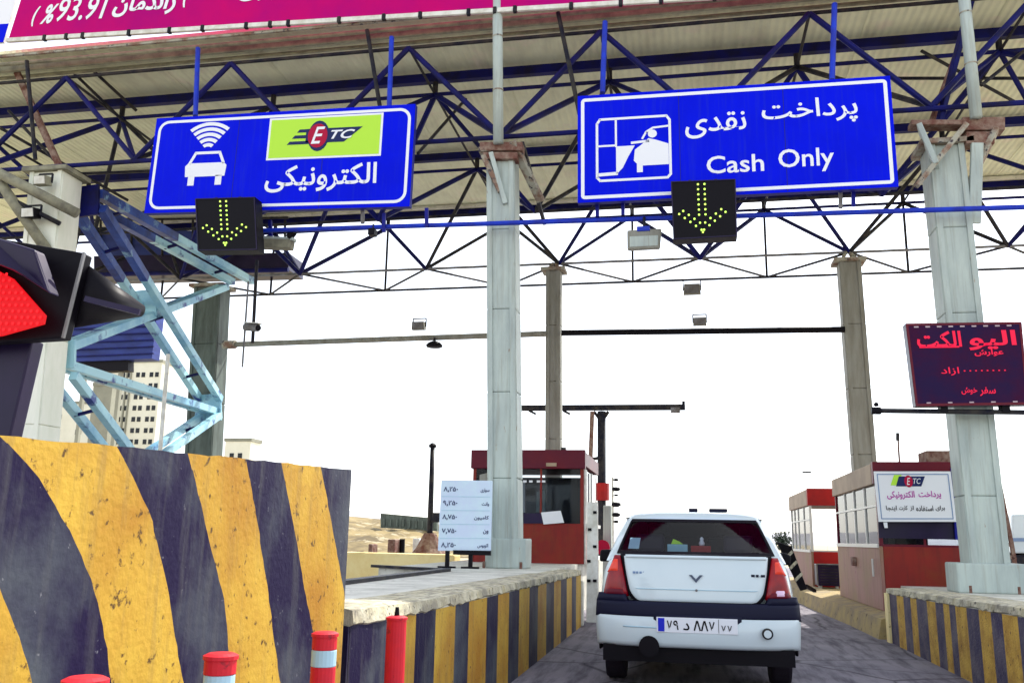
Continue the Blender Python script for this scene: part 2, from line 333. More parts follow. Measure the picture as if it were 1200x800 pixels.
ridge('far_hill', [(-600, 560), (200, 575), (360, 596), (430, 592), (450, 602), (520, 612), (700, 622), (1000, 626), (1500, 630)], 900, 250, 'farhill', 2, 4)
ridge('near_hillside', [(-300, 560), (330, 590), (405, 606), (445, 604), (520, 612), (640, 625), (720, 637)], 72, 20, 'hill', 3, .25)

# ================================================================== CANOPY
MX, MY, X0 = 3.08, 3.33, -2.66
ZB, ZT, ZP, ZD = 7.2, 8.85, 9.16, 9.30
BY = [12.55, 15.88, 19.2]; TY = [14.2, 17.53, 20.87]
BI = range(-4, 4); XB = lambda i: X0+MX*i; XT = lambda i: X0+MX*(i+.5)
can = thing('canopy_roof', 'large ribbed olive roof on a navy space frame spanning all the toll lanes', 'canopy', (0, 12.5, 7))
XL, XR = -19, 13
d = MB(); seams = [XL+(XR-XL)*i/16 for i in range(17)]
for a, b in zip(seams[:-1], seams[1:]): d.box((a, 12.45, ZD), (b, 21.05, ZD+.06)); d.box((b-.03, 12.46, ZD-.012), (b+.0, 21.04, ZD-.001))
d.build('roof_deck', 'deck', can)
MB().box((XL, 21.06, ZD-.16), (XR, 21.14, ZD+.12)).build('rear_fascia', 'pale', can)
MB().box((XL, 20.6, ZD-.10), (XR, 20.66, ZD-.03)).build('rear_trim', 'conc', can)
for y in TY:
    MB().box((XL, y-.06, ZP-.08), (XR, y+.06, ZP+.08)).build('purlin', 'navy', can)
MB().box((XL, 12.66, ZP-.06), (XR, 12.72, ZP+.04)).build('purlin', 'olive', can)
for y, z, r in ((12.5, ZD-.17, .045), (12.9, ZD-.20, .03), (13.1, ZD-.06, .035)):
    MB().tube((XL, y, z), (XR, y, z), r*.8, 8).build('edge_pipe', 'olive', can)
for y in TY: MB().tube((XL, y, ZT), (XR, y, ZT), .035, 8).build('top_chord', 'navy', can)
for y in [12.62]: MB().tube((XL, y, ZT), (XR, y, ZT), .03, 8).build('top_chord', 'dark', can)
for y in BY[1:]: MB().tube((XL, y, ZB), (XR, y, ZB), .03, 8).build('bottom_chord', 'steelg' if y > 19 else 'dark', can)
MB().tube((XL, BY[0], ZB-.03), (XR, BY[0], ZB-.03), .04, 8).build('bottom_chord', 'navy', can)
MB().tube((XL, TY[2], ZB), (XR, TY[2], ZB), .03, 8).build('bottom_chord', 'dark', can)
nstr = 0
for j, y in enumerate(BY):
    for i in BI:
        b = Vector((XB(i), y, ZB))
        for dx in (-1, 0):
            for yy in ([TY[j-1]] if j else [])+[TY[j]]:
                t = Vector((XT(i+dx), yy, ZT)); r = .042 if (i+j) % 3 else .052
                MB().tube(b, t, r, 7).build('strut', ('navy', 'dark', 'navy')[(i+j+dx) % 3], can)
        if j == 0:                      # front edge struts up to the roof edge
            for dx in (-1, 0): MB().tube(b, (XT(i+dx), 12.62, ZT), .045, 7).build('strut', 'navy', can)
s = MB()
for i in BI:                            # rear edge verticals and bottom-plane zigzag, slender rods
    s.tube((XT(i), TY[2], ZB), (XT(i), TY[2], ZT), .03, 6)
    for dx in (-1, 0): s.tube((XB(i), BY[2], ZB), (XT(i+dx), TY[2], ZB), .027, 6)
s.build('rear_edge_bracing', 'dark', can)['kind'] = 'stuff'
s = MB()
for i in BI:
    for j, y in enumerate(TY):
        s.tube((XT(i), y, ZT), (XT(i), y, ZP), .05, 7)
    for y0, y1 in ((TY[0], TY[1]), (TY[1], TY[2]), (12.62, TY[0])): s.tube((XT(i), y0, ZT), (XT(i), y1, ZT), .025, 6)
s.build('roof_stubs', 'dark', can)['kind'] = 'stuff'
# loose thin cables and conduits under the roof
s = MB()
for (a, b, c), (d_, e, f) in (((60, 205, 13.5), (330, 195, 15.5)), ((490, 180, 13), (560, 100, 16)), ((0, 150, 13), (150, 235, 15)), ((1080, 60, 14), (1190, 120, 15.5)),
                              ((60, 60, 13), (240, 235, 15)), ((95, 70, 13), (160, 130, 14)), ((10, 130, 13), (75, 200, 12.8)), ((1050, 92, 15), (1200, 92, 15)), ((1150, 100, 13), (1200, 60, 13.4))):
    s.tube(at(a, b, c), at(d_, e, f), .028, 6)
s.build('loose_conduits', 'dark', can)['kind'] = 'stuff'
for px in ((230, 57, 130), (457, 44, 122), (707, 26, 103), (976, 5, 88)):
    a = at(px[0]+2, px[1], 12.3); b = at(px[0]-1, px[2]+6, 12.05)
    MB().tube(a, b, .04, 8).build('sign_hanger', 'blue', can)
for i in (-4, -3, -1, 0, 3): MB().tube((XB(i)+.9, 12.4, ZD-.2), (XB(i)+1.25, 12.5, ZB+.1), .035, 7).build('hanger_rod', 'dark', can)
# broad purplish brown angle braces near the upper left corner
for (a, b, c), (d_, e, f), w_, m_ in (((100, 72, 13), (178, 133, 15.5), .16, 'rustp'), ((20, 85, 12.8), (72, 200, 12.8), .07, 'rust')):
    MB().bar(at(a, b, c), at(d_, e, f), w_, .1).build('angle_brace', 'dark' if m_ == 'rustp' else m_, can)

# ------------------------------------------------------------------ columns
def column(name, label, base, top, w_, dp, m, base_z, foot=None, group='canopy columns', web=True):
    base, top = Vector(base), Vector(top)
    t = thing(name, label, 'column', base, group=group)
    s = MB(); h = w_/2; e = dp/2; n = 5
    for k in range(n):
        a = base.lerp(top, k/n); b = base.lerp(top, (k+1)/n-.0004)
        s.add([a+Vector((x*h, y*e, 0)) for x, y in ((-1,-1),(1,-1),(1,1),(-1,1))]+[b+Vector((x*h, y*e, 0)) for x, y in ((-1,-1),(1,-1),(1,1),(-1,1))],
              [(3,2,1,0),(4,5,6,7),(0,1,5,4),(1,2,6,5),(2,3,7,6),(3,0,4,7)])
    s.build('shaft', m, t, bevel=.018)
    s = MB()
    for sx in (-1, 1): s.bar(base+Vector((sx*(h-.05), -e-.012, 0)), top+Vector((sx*(h-.05), -e-.012, 0)), .075, .02, up=(0, 1, 0))
    s.build('flange', m, t)
    s = MB(); s.box(top+Vector((-h-.10, -e-.08, 0)), top+Vector((h+.10, e+.08, .07))); s.build('cap_plate', 'rustp' if m != 'cole' else 'olive', t)
    if foot:
        s = MB(); s.box(base+Vector((-h-foot[0], -e-foot[2], 0)), base+Vector((h+foot[1], e+.05, foot[3]))); s.build('footing', m, t, bevel=.02)
    s = MB()
    for sx in (-1, 1):
        for sy in (-1, 1): s.tube(base+Vector((sx*(h+.04), sy*(e+.04), .0)), base+Vector((sx*(h+.04), sy*(e+.04), .09)), .02, 6)
    s.build('anchor_bolts', 'rust', t)['kind'] = 'stuff'
    return t
cA = column('canopy_column', 'pale green grey column in front of the left red booth, beside the price board', (-2.46, 12.6, .80), (-2.62, 12.6, 6.85), .43, .42, 'colp', .8, (.03, .10, .03, .40))
cC = column('canopy_column', 'thick pale green column behind the red text display on the right island', (3.68, 12.6, .64), (3.60, 12.6, 6.55), .47, .44, 'colp', .64, (.18, .16, .05, .36))
cB = column('canopy_column', 'slim grey column rising behind the roof of the left red booth', (-2.74, 19.2, .8), (-2.77, 19.2, 7.0), .33, .33, 'colb', .8)
cD = column('canopy_column', 'grey column rising behind the near brown and maroon booth on the right', (3.54, 19.2, .28), (3.47, 19.2, 6.95), .44, .36, 'colb', .3)
cE = column('canopy_column', 'broad cream white column behind the red lane signal', (-10.0, 12.6, 0), (-10.28, 12.6, 7.0), .62, .5, 'cole', 0)
cF = column('canopy_column', 'dark green grey column at the far end of the blue bracing', (-10.75, 19.2, 0), (-11.03, 19.2, 6.9), .68, .5, 'colf', 0)
# node fans on the tops of the rear columns
for c, x, y in ((cB, -2.77, 19.2), (cD, 3.47, 19.2)):
    s = MB()
    for sx in (-1, 1):
        for sy in (-1, 1): s.bar((x+sx*.12, y+sy*.1, 7.06), (x+sx*.02, y, 7.22), .05)
    s.build('node_fan', 'rustp', c)
# rusty heads, angle struts and banner posts on the two front columns
def head(c, plate, struts, pole, cuffs):
    s = MB()
    for (x0, y0, x1, y1) in plate:
        s.prism([at(x0, y1, 12.3), at(x1, y1, 12.3), at(x1, y0, 12.3), at(x0, y0, 12.3)], (0, .22, 0))
    s.build('bracket_plate', 'rust', c, bevel=.01)
    for (a, b, ya), (d_, e, yb), w_, m_ in struts:
        MB().bar(at(a, b, ya), at(d_, e, yb), w_, .07).build('angle_strut', m_, c, bevel=.008)
    (a, b), (d_, e) = pole
    p, q = at(a, b, 12.25), at(d_, e, 12.25); q2 = p + (q-p)*1.25
    MB().tube(p, q2, .078, 16).build('banner_post', 'colp', c, smooth=True)
    s = MB()
    for t in cuffs: s.tube(p+(q2-p)*t, p+(q2-p)*(t+.008), .084, 16)
    s.build('post_cuffs', 'rustp', c)['kind'] = 'stuff'
head(cA, [(562, 166, 612, 176), (566, 178, 606, 186)],
     [((600, 166, 12.3), (634, 236, 12.9), .13, 'rustp'), ((612, 168, 12.5), (638, 262, 15), .06, 'dark'), ((575, 180, 12.35), (592, 240, 12.4), .14, 'colp'), ((566, 182, 12.3), (586, 225, 12.35), .07, 'rustp')],
     ((584, 168), (583, 10)), (.3, .62))
head(cC, [(1128, 137, 1178, 152), (1068, 140, 1128, 146), (1132, 154, 1166, 168)],
     [((1168, 150, 12.3), (1128, 232, 12.5), .13, 'rustp'), ((1132, 146, 12.25), (1074, 218, 12.2), .12, 'rustp'), ((1078, 150, 12.35), (1098, 196, 12.3), .34, 'colp'),
      ((1100, 146, 12.6), (1138, 0, 12.9), .10, 'navy'), ((1090, 148, 12.7), (1122, 60, 13.2), .06, 'rust'), ((1145, 168, 12.3), (1142, 262, 12.42), .15, 'colp')],
     ((1144, 138), (1130, 0)), (.35, .7))

# ------------------------------------------------------------------ blue bracing between the two left columns
br = thing('lattice_brace', 'pale blue and navy double-rail lattice brace between the cream and dark green columns', 'brace', at(165, 480, 15))
br.location.z = 0
def rails(a, b, wdt=.13, off=.36, m_='cyan', n=3, top=0):
    a, b = Vector(at(*a)), Vector(at(*b))
    for k in (-.5, .5):
        o = Vector((off*k, 0, 0))
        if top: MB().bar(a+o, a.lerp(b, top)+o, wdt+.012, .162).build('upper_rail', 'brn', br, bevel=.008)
        MB().bar((a.lerp(b, top) if top else a)+o, b+o, wdt, .15).build('rail', m_, br, bevel=.008)
    s = MB()
    for k in range(n):
        p = a.lerp(b, (k+.5)/n); s.bar(p-Vector((off/2, 0, .06)), p+Vector((off/2, 0, .06)), .05)
    s.build('lacing', 'navy', br)['kind'] = 'stuff'
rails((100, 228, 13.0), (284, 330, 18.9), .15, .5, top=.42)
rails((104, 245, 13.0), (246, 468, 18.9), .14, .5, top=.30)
rails((72, 408, 13.0), (262, 336, 18.9), .13, .16)
rails((64, 425, 13.0), (248, 482, 18.9), .13, .24)
rails((70, 440, 13.0), (226, 640, 18.9), .14, .5)
rails((248, 486, 18.9), (60, 615, 13.0), .13, .4)
for (x, y, Y, a) in ((98, 236, 12.95, .30), (72, 416, 12.95, .26), (244, 478, 18.85, .34), (168, 356, 15.6, .3)):
    p = at(x, y, Y); MB().prism([p+Vector((-a, 0, -a)), p+Vector((a, 0, -a*.8)), p+Vector((a*.8, 0, a)), p+Vector((-a*.8, 0, a*.9))], (0, .05, 0)).build('gusset_plate', 'navy' if y < 300 else 'cyan', br)
MB().tube(at(197, 415, 14), at(185, 560, 14), .035, 8).build('conduit', 'pale', br)

# big grey tube struts at the upper left, with two floodlights on the column
ts = thing('tube_brace', 'two olive grey tube struts meeting the cream column from the upper left', 'brace', at(0, 240, 12))
MB().tube(at(-40, 183, 11.8), at(90, 250, 12.25), .085, 14).build('tube', 'olive', ts, smooth=True)
MB().tube(at(-30, 172, 11.9), at(60, 300, 12.3), .085, 14).build('tube', 'olive', ts, smooth=True)
MB().tube(at(-10, 222, 12), at(70, 262, 12.3), .04, 10).build('tube', 'dark', ts, smooth=True)
def floodlight(px, py, Y, s_, label, aim=(0, -1, -.5), m1='black', m2='alu', group=None, name='floodlight', cat='floodlight'):
    p = at(px, py, Y); t = thing(name, label, cat, p, group=group)
    a = s_/2
    MB().prism([p+Vector((-a, -.02, -a*.62)), p+Vector((a, -.02, -a*.62)), p+Vector((a*.9, -.05, a*.62)), p+Vector((-a*.9, -.05, a*.62))], (0, s_*.6, s_*.1)).build('housing', m1, t, bevel=.008)
    MB().prism([p+Vector((-a*.82, -.035, -a*.5)), p+Vector((a*.82, -.035, -a*.5)), p+Vector((a*.75, -.062, a*.5)), p+Vector((-a*.75, -.062, a*.5))], (0, .02, 0)).build('lens', m2, t)
    s = MB(); s.bar(p+Vector((-a, .1, 0)), p+Vector((-a, .1, a*1.3)), .025); s.bar(p+Vector((a, .1, 0)), p+Vector((a, .1, a*1.3)), .025); s.bar(p+Vector((-a, .1, a*1.3)), p+Vector((a, .1, a*1.3)), .025)
    s.build('bracket', 'dark', t); return t
floodlight(48, 212, 12.1, .24, 'small cream fronted floodlight at the top left of the cream column', m1='olive', m2='pale')
floodlight(34, 250, 12.1, .26, 'black floodlight with a white lens low on the cream column', m2='pale')

# ================================================================== SIGNS
SY = 11.9
def board(name, label, cat, cor, t=.10, back='signback', face='sign', loc=None):
    q = Quad(*cor); o = thing(name, label, cat, q.p(.5, 0) if loc is None else loc)
    s = MB(); q.slab(s, t); s.build('board_back', back, o)
    s = MB(); q.rect(s, .0, .0, 1, 1, .003); s.build('board_face', face, o)
    return q, o
# left sign
qL, sL = board('lane_sign', 'blue electronic payment sign with a car under signal waves', 'sign', [at(169, 250, SY), at(480, 242, SY), at(487, 122, SY), at(184, 139, SY)])
asp = 1.62/4.25
s = MB(); qL.border(s, .035, .028, .006, r=.11, asp=asp); s.build('border', 'white', sL)
lg = MB(); qL.rect(lg, .455, .50, .885, .93, .006); o = lg.build('logo_panel', ['white', 'green'], sL)
lg = MB(); qL.rect(lg, .463, .52, .877, .91, .009); o = lg.build('logo_ground', 'green', sL)
lg = MB()
qL.poly(lg, [(.60, .655), (.745, .655), (.812, .80), (.60, .80)], .012)
for k, (u, v) in enumerate(((.565, .785), (.548, .725), (.530, .665))):
    qL.poly(lg, [(u, v-.018), (.62, v-.018), (.62, v+.014), (u+.01, v+.014)], .012)
qL.poly(lg, ell(.648, .725, .040, .155), .013)
lg.build('logo_mark', 'navyt', sL)
lg = MB(); qL.poly(lg, ell(.645, .727, .037, .122), .016); lg.build('logo_disc', 'redl', sL)
lg = MB(); qL.text(lg, 'E', .622, .645, .672, .815, .020, shear=.35, bold=.01); qL.text(lg, 'TC', .695, .685, .785, .775, .020, shear=.35, bold=.02)
lg.build('logo_lettering', 'white', sL)
s = MB(); qL.text(s, shape('الکترونیکی'), .46, .17, .875, .44, .008, bold=.018); s.build('lettering', 'white', sL)
# pictogram: car with signal arcs
s = MB()
for k in range(5):
    r0_, r1_ = .05+.055*k, .05+.055*k+.036
    A = [(.222+r*.40*math.cos(R(a)), .62+r*math.sin(R(a))) for r, a in [(r0_, 50+80*i/10) for i in range(11)]+[(r1_, 130-80*i/10) for i in range(11)]]
    qL.poly(s, A, .008)
stroke(qL, s, [(.158, .50), (.178, .605), (.272, .605), (.290, .50)], .028, .008, asp)
qL.poly(s, [(.145, .36), (.300, .36), (.304, .47), (.292, .50), (.152, .50), (.141, .47)], .008)
for u in (.158, .265): qL.poly(s, [(u, .27), (u+.025, .27), (u+.025, .37), (u, .37)], .008)
s.build('pictogram', 'white', sL)
# right sign
qR, sR = board('lane_sign', 'blue cash payment sign with the words Cash Only', 'sign', [at(677, 238, SY), at(1053, 219, SY), at(1043, 89, SY), at(677, 113, SY)])
asp = 1.6/4.25
s = MB(); qR.border(s, .03, .03, .006, r=.035, asp=asp); s.build('border', 'white', sR)
for wd, *bx_ in ((shape('پرداخت'), .60, .60, .895, .84), (shape('نقدی'), .355, .53, .55, .76), ('Cash', .42, .20, .60, .36), ('Only', .645, .17, .815, .385)):
    s = MB(); qR.text(s, wd, *bx_, .008, bold=.012); s.build('lettering', 'white', sR)
s = MB()
bx = [(.065, .22), (.065, .72), (.075, .76), (.295, .76), (.305, .72), (.305, .22), (.295, .19), (.075, .19), (.065, .22)]
stroke(qR, s, bx, .022, .008, asp)
stroke(qR, s, [(.128, .76), (.128, .50)], .018, .008, asp); stroke(qR, s, [(.065, .51), (.128, .51)], .018, .008, asp); stroke(qR, s, [(.07, .245), (.13, .25)], .03, .008, asp)
qR.poly(s, [(.128, .50), (.190, .50), (.168, .40), (.150, .30), (.128, .24)], .008)
stroke(qR, s, [(.18, .525), (.235, .535)], .022, .008, asp)
qR.poly(s, [(.186, .36), (.190, .46), (.215, .51), (.235, .56), (.26, .54), (.300, .50), (.300, .31), (.235, .31), (.215, .31), (.215, .25), (.196, .25), (.196, .33)], .008)
qR.poly(s, ell(.248, .60, .015, .038, 12), .008)
stroke(qR, s, [(.215, .56), (.228, .62), (.250, .655), (.300, .665)], .018, .008, asp)
s.build('pictogram', 'white', sR)

for q_, o_ in ((qL, sL), (qR, sR)):
    for u in (.335, .668): s = MB(); q_.rect(s, u, .01, u+.0022, .99, .0045); s.build('sheet_joint', 'signback', o_)
# blue support rail crossing in front of the columns
rail = thing('support_rail', 'thin blue pipe running below both blue signs in front of the columns', 'pipe', at(600, 262, 12.13))
MB().tube(at(250, 272, 12.13), at(1290, 240, 12.13), .035, 10).build('pipe', 'blue', rail)
for x, y in ((425, 258), (450, 268), (500, 262), (700, 250), (730, 248), (985, 240), (1000, 238)):
    MB().bar(at(x, y+4, 12.08), at(x, y-18, 12.08), .05, .04).build('clamp', 'steelg' if x % 2 else 'signback', rail)
# lane arrow boxes
def arrowbox(cor, label):
    q, o = board('lane_arrow_display', label, 'display', cor, t=.22, back='black', face='black')
    def dot(u, v): s = MB(); q.poly(s, ell(u, v, .0165, .0185, 8), .012); s.build('arrow_light', 'ledg', o)
    for k in range(7):
        dot(.42, .93-.088*k); dot(.52, .93-.088*k)
    for k in range(5):
        dot(.47-.085*k-.02, .14+.072*k); dot(.47+.085*k+.02, .14+.072*k)
        if k: dot(.47-.085*k+.045, .14+.072*k+.05-.045*0); dot(.47+.085*k-.045, .14+.072*k+.05)
    dot(.47, .10)
    s = MB(); q.border(s, .0, .02, .014, r=.01, asp=1.0); s.build('bezel', 'purpleblk', o)
    for u in (.3, .7): MB().bar(q.p(u, 1, -.1), q.p(u, 1.06, -.1), .04).build('bracket', 'signback', o)
arrowbox([at(232, 294, 11.62), at(302, 293, 11.62), at(299, 231, 11.62), at(229, 233, 11.62)], 'small black display with a green down arrow under the electronic payment sign')
arrowbox([at(789, 281, 11.62), at(864, 277, 11.62), at(862, 210, 11.62), at(786, 213, 11.62)], 'small black display with a green down arrow under the Cash Only sign')

# banner across the roof edge
A_, B_ = at(9, 49, 12.2), at(800, 1, 12.2); dX = (B_-A_)/(B_.x-A_.x)
B2 = A_+dX*(3.6-A_.x); qB = Quad(A_, B2, B2+Vector((0, 0, 1.7)), A_+Vector((.30, 0, 1.7)))
bn = thing('roof_banner', 'magenta banner with white Persian writing and a percentage on the roof edge', 'banner', A_)
s = MB(); qB.slab(s, .05); s.build('cloth', 'magenta', bn)
class _W:
    def text(_, *a, **k): s = MB(); qB.text(s, *a, **k); s.build('lettering', 'white', bn)
W_ = _W()
W_.text('93.91', .0775-.022, .185, .118, .45, .008, bold=.012, shear=.12)
W_.text('%', .036, .17, .0545, .385, .008, bold=.03, shear=.3); W_.text('(', .024, .15, .031, .37, .008, bold=.03, shear=.2)
W_.text(shape('راندمان'), .127, .19, .205, .44, .008, bold=.03, shear=.1); W_.text('(', .2135, .25, .221, .50, .008, bold=.03, shear=.2)
for u in (.243, .2275+.03): s = MB(); qB.poly(s, ell(u, .36, .003, .028, 10), .008); s.build('full_stop', 'white', bn)
W_.text(shape('وری'), .280, .27, .335, .50, .008, bold=.03, shear=.1); W_.text(shape('بهره'), .345, .30, .40, .56, .008, bold=.03, shear=.1)
u = 0.0; k = 0; s = MB()
while u < .98:
    L = (.052, .028, .021, .058, .05, .040)[k % 6]; a = qB.p(u, 0, .02)+Vector((0, 0, .01)); b = qB.p(min(u+L-.004, 1), 0, .02)+Vector((0, 0, .01))
    MB().bar(a, b, .05, .075).build('frame_tube', 'pale', bn, bevel=.008)
    s.bar(b, b+(b-a).normalized()*.05, .065, .10); u += L; k += 1
s.build('clips', 'dark', bn)['kind'] = 'stuff'
s = MB(); s.box((A_.x-3, 12.24, 9.115), (3.6, 12.28, 9.15)); s.build('lower_rail', 'rustp', bn)
C_ = at(-30, 52, 12.25); D_ = at(4, 50, 12.25)
q3, o3 = board('roof_banner', 'edge of a white banner with a blue lower band left of the magenta banner', 'banner', [C_, D_, D_+Vector((.25, 0, 1.6)), C_+Vector((.25, 0, 1.6))], t=.04, back='pale', face='white')
s = MB(); q3.rect(s, 0, .0, 1, .22, .006); s.build('blue_band', 'sign', o3)

# ------------------------------------------------------------------ small equipment on the pipes
pb = thing('equipment_pipe', 'long dark pipe carrying cameras between the two grey rear columns and the green column', 'pipe', at(600, 392, 19.0))
MB().tube(at(262, 404, 18.95), at(640, 391, 18.95), .065, 12).build('pipe', 'colb', pb)
MB().tube(at(658, 390, 18.95), at(990, 386, 18.95), .065, 12).build('pipe', 'black', pb)
MB().tube(at(262, 404, 18.95), at(276, 403.5, 18.95), .10, 12).build('collar', 'rustp', pb)
floodlight(490, 382, 18.85, .30, 'grey box camera standing on the pipe left of the front column', m1='colb', m2='steelg', name='lane_camera', cat='camera')
floodlight(820, 377, 18.85, .28, 'grey box camera standing on the pipe between the two rear columns', m1='colb', m2='steelg', name='lane_camera', cat='camera')
floodlight(811, 339, 20.6, .40, 'flat grey floodlight under the rear edge of the roof', m1='colb', m2='steelg')
p = at(509, 403, 18.85); dl = thing('dome_lamp', 'black dome lamp hanging under the pipe', 'lamp', p)
MB().lathe(p+Vector((0, 0, -.08)), [(.06, 0), (.17, .01), (.19, .05), (.13, .11), (.04, .15)], 16).build('shade', 'black', dl, smooth=True)
MB().tube(p+Vector((0, 0, .07)), p+Vector((0, 0, .14)), .025, 8).build('stem', 'dark', dl)
p = at(755, 279, 12.0); an = thing('lane_reader', 'light grey box reader hanging below the left part of the Cash Only sign', 'sensor', p)
MB().prism([p+Vector((-.235, 0, -.16)), p+Vector((.21, 0, -.155)), p+Vector((.235, 0, .13)), p+Vector((-.235, 0, .125))], (0, .16, .03)).build('casing', 'colb', an, bevel=.02)
MB().prism([p+Vector((-.20, -.006, -.12)), p+Vector((.18, -.006, -.115)), p+Vector((.19, -.006, .03)), p+Vector((-.2, -.006, .03))], (0, .01, 0)).build('face_plate', 'colp', an)
MB().box(p+Vector((-.10, -.02, .10)), p+Vector((.08, .1, .17))).build('mount', 'blue', an, bevel=.01)
MB().tube(p+Vector((0, .05, .16)), p+Vector((0, .08, .33)), .02, 8).build('stem', 'dark', an)
# cluster right of the electronic sign
p = at(325, 287, 12.3); cm = thing('lane_camera', 'greenish grey camera with sun hood beside the left arrow display', 'camera', p)
MB().bar(p+Vector((-.28, 0, .03)), p+Vector((.26, -.05, -.03)), .17, .14).build('hood', 'olive', cm, bevel=.015)
MB().bar(p+Vector((-.2, -.03, .10)), p+Vector((.30, -.05, .05)), .13, .05).build('visor', 'colp', cm, bevel=.01)
MB().tube(p+Vector((.22, -.08, .08)), p+Vector((.30, -.1, .16)), .06, 12).build('lens', 'black', cm)
MB().bar(p+Vector((-.1, 0, .0)), p+Vector((-.15, 0, .4)), .05).build('bracket', 'signback', cm)
p = at(437, 273, 12.1); c2 = thing('lane_camera', 'tiny dark camera under the rail below the electronic sign', 'camera', p)
MB().box(p+Vector((-.05, -.09, -.05)), p+Vector((.05, .06, .05))).build('housing', 'black', c2, bevel=.01)
MB().tube(p+Vector((0, 0, .04)), p+Vector((0, 0, .14)), .012, 6).build('stem', 'dark', c2)
p = at(294, 384, 16); c3 = thing('lane_camera', 'bullet camera on a thin drop pole beside the dark green column', 'camera', p)
MB().tube(at(301, 305, 16), at(296, 402, 16), .035, 8).build('drop_pole', 'dark', c3); MB().tube(at(291, 330, 16), at(284, 430, 16), .02, 6).build('cable', 'steelg', c3)
MB().tube(p+Vector((-.12, 0, .02)), p+Vector((.20, -.1, -.03)), .075, 12).build('housing', 'steelg', c3)
MB().bar(p+Vector((-.1, 0, .10)), p+Vector((.24, -.1, .05)), .16, .02).build('hood', 'pale', c3)
MB().tube(p+Vector((.20, -.1, -.03)), p+Vector((.22, -.11, -.032)), .06, 12).build('lens', 'black', c3)
# dark metal walkway behind the left part of the roof
a, b = at(118, 312, 20.2), at(338, 308, 20.2)
wk = thing('service_walkway', 'dark purplish metal walkway under the roof behind the blue bracing', 'walkway', (a.x, 20.2, a.z))
MB().prism([at(110, 322, 20.2), at(338, 316, 20.2), at(338, 296, 20.2), at(110, 300, 20.2)], (0, .9, 0)).build('deck', 'purpleblk', wk)
MB().prism([at(118, 300, 20.25), at(300, 296, 20.25), at(300, 272, 20.25), at(118, 268, 20.25)], (0, .04, 0)).build('side_panel', 'bluew', wk)
for i in range(7):
    x = 118+i*36; MB().tube(at(x, 300, 20.2), at(x, 258, 20.2), .03, 6).build('rail_post', 'dark', wk)
MB().tube(at(110, 258, 20.2), at(338, 255, 20.2), .03, 6).build('handrail', 'dark', wk)
MB().tube(at(110, 322, 20.15), at(338, 316, 20.15), .06, 8).build('edge_pipe', 'navy', wk)

# ================================================================== STRIPED BARRIERS
def stripe_face(mb, X, bounds, zs, y0, y1, first, side):
    """bounds: list of functions z->y; cells between them alternate yellow (0) / black (1)"""
    B = [lambda z: y0]+bounds+[lambda z: y1]
    J = [[rnd.uniform(-.0045, .0045) if 0 < i < len(B)-1 else 0 for _ in zs] for i in range(len(B))]
    for i in range(len(B)-1):
        vs = []
        for kz, z in enumerate(zs):
            a = min(max(B[i](z)+J[i][kz], y0), y1); b = min(max(B[i+1](z)+J[i+1][kz], y0), y1)
            vs += [(X(z), a, z), (X(z), b, z)]
        mb.add(vs, [(2*k, 2*k+1, 2*k+3, 2*k+2) for k in range(len(zs)-1) if max(vs[2*k+1][1]-vs[2*k][1], vs[2*k+3][1]-vs[2*k+2][1]) > 1e-4], (first+i) % 2)
def interp(pts):
    pts = sorted(pts)
    def f(z):
        if z <= pts[0][0]: (z0, v0), (z1, v1) = pts[0], pts[1]
        elif z >= pts[-1][0]: (z0, v0), (z1, v1) = pts[-2], pts[-1]
        else:
            for (z0, v0), (z1, v1) in zip(pts[:-1], pts[1:]):
                if z0 <= z <= z1: break
        return v0+(v1-v0)*(z-z0)/(z1-z0)
    return f
def curve(px): return interp([(lambda p: (p.z, p.y))(atx(x, y, -1.5)) for x, y in px])
# big crash block
blk = thing('crash_block', 'tall concrete crash block with broad curved yellow and black stripes, nearest on the left', 'barrier', (-1.9, 2.9, 0))
bs = [curve([(38, 800), (30, 770), (15, 722), (0, 690)]),
      curve([(130, 800), (125, 755), (115, 702), (96, 650), (70, 600), (45, 560), (28, 540), (8, 519)]),
      curve([(215, 800), (208, 760), (196, 680), (176, 602), (158, 562), (138, 524)]),
      curve([(272, 800), (262, 700), (250, 650), (235, 590), (220, 530)]),
      curve([(328, 800), (315, 700), (303, 620), (289, 542)]),
      curve([(377, 800), (368, 745), (357, 690), (345, 620), (331, 548)]),
      curve([(424, 800), (412, 740), (401, 680), (390, 620), (377, 552)])]
zt = interp([(1.55, 1.395), (2.6, 1.44), (3.98, 1.495)])
f = MB(); zs = [.0+.03*k for k in range(46)]+[1.39]
stripe_face(f, lambda z: -1.5, bs, zs, 1.62, 3.96, 0, 1)
# sloping strip from z=1.39 to the rising top edge, stripes carried through
ys = [1.62]+[min(max(b(1.39), 1.62), 3.96) for b in bs]+[3.96]
for i in range(len(ys)-1):
    y0_, y1_ = ys[i], ys[i+1]
    if y1_-y0_ < 1e-3: continue
    n = max(2, int((y1_-y0_)/.06)); t0 = bs[i-1](zt(y0_)) if i else 1.62; t1 = bs[i](zt(y1_)) if i < len(bs) else 3.96
    t0 = min(max(t0, 1.62), 3.96); t1 = min(max(t1, 1.62), 3.96)
    vs = []
    for k in range(n+1):
        yb = y0_+(y1_-y0_)*k/n; yt = t0+(t1-t0)*k/n; j = rnd.uniform(-.003, .003)
        vs += [(-1.5, yb, 1.39), (-1.5, yt, zt(yt)+j*(0 < k < n))]
    f.add(vs, [(2*k, 2*k+2, 2*k+3, 2*k+1) for k in range(n)], i % 2)
f.build('striped_face', ['yel', 'blk'], blk)
MB().prism([(-1.506, 1.62, 0), (-1.506, 3.955, 0), (-1.506, 3.955, 1.48), (-1.506, 1.62, 1.385)], (-.42, 0, 0)).build('core', 'conc', blk)
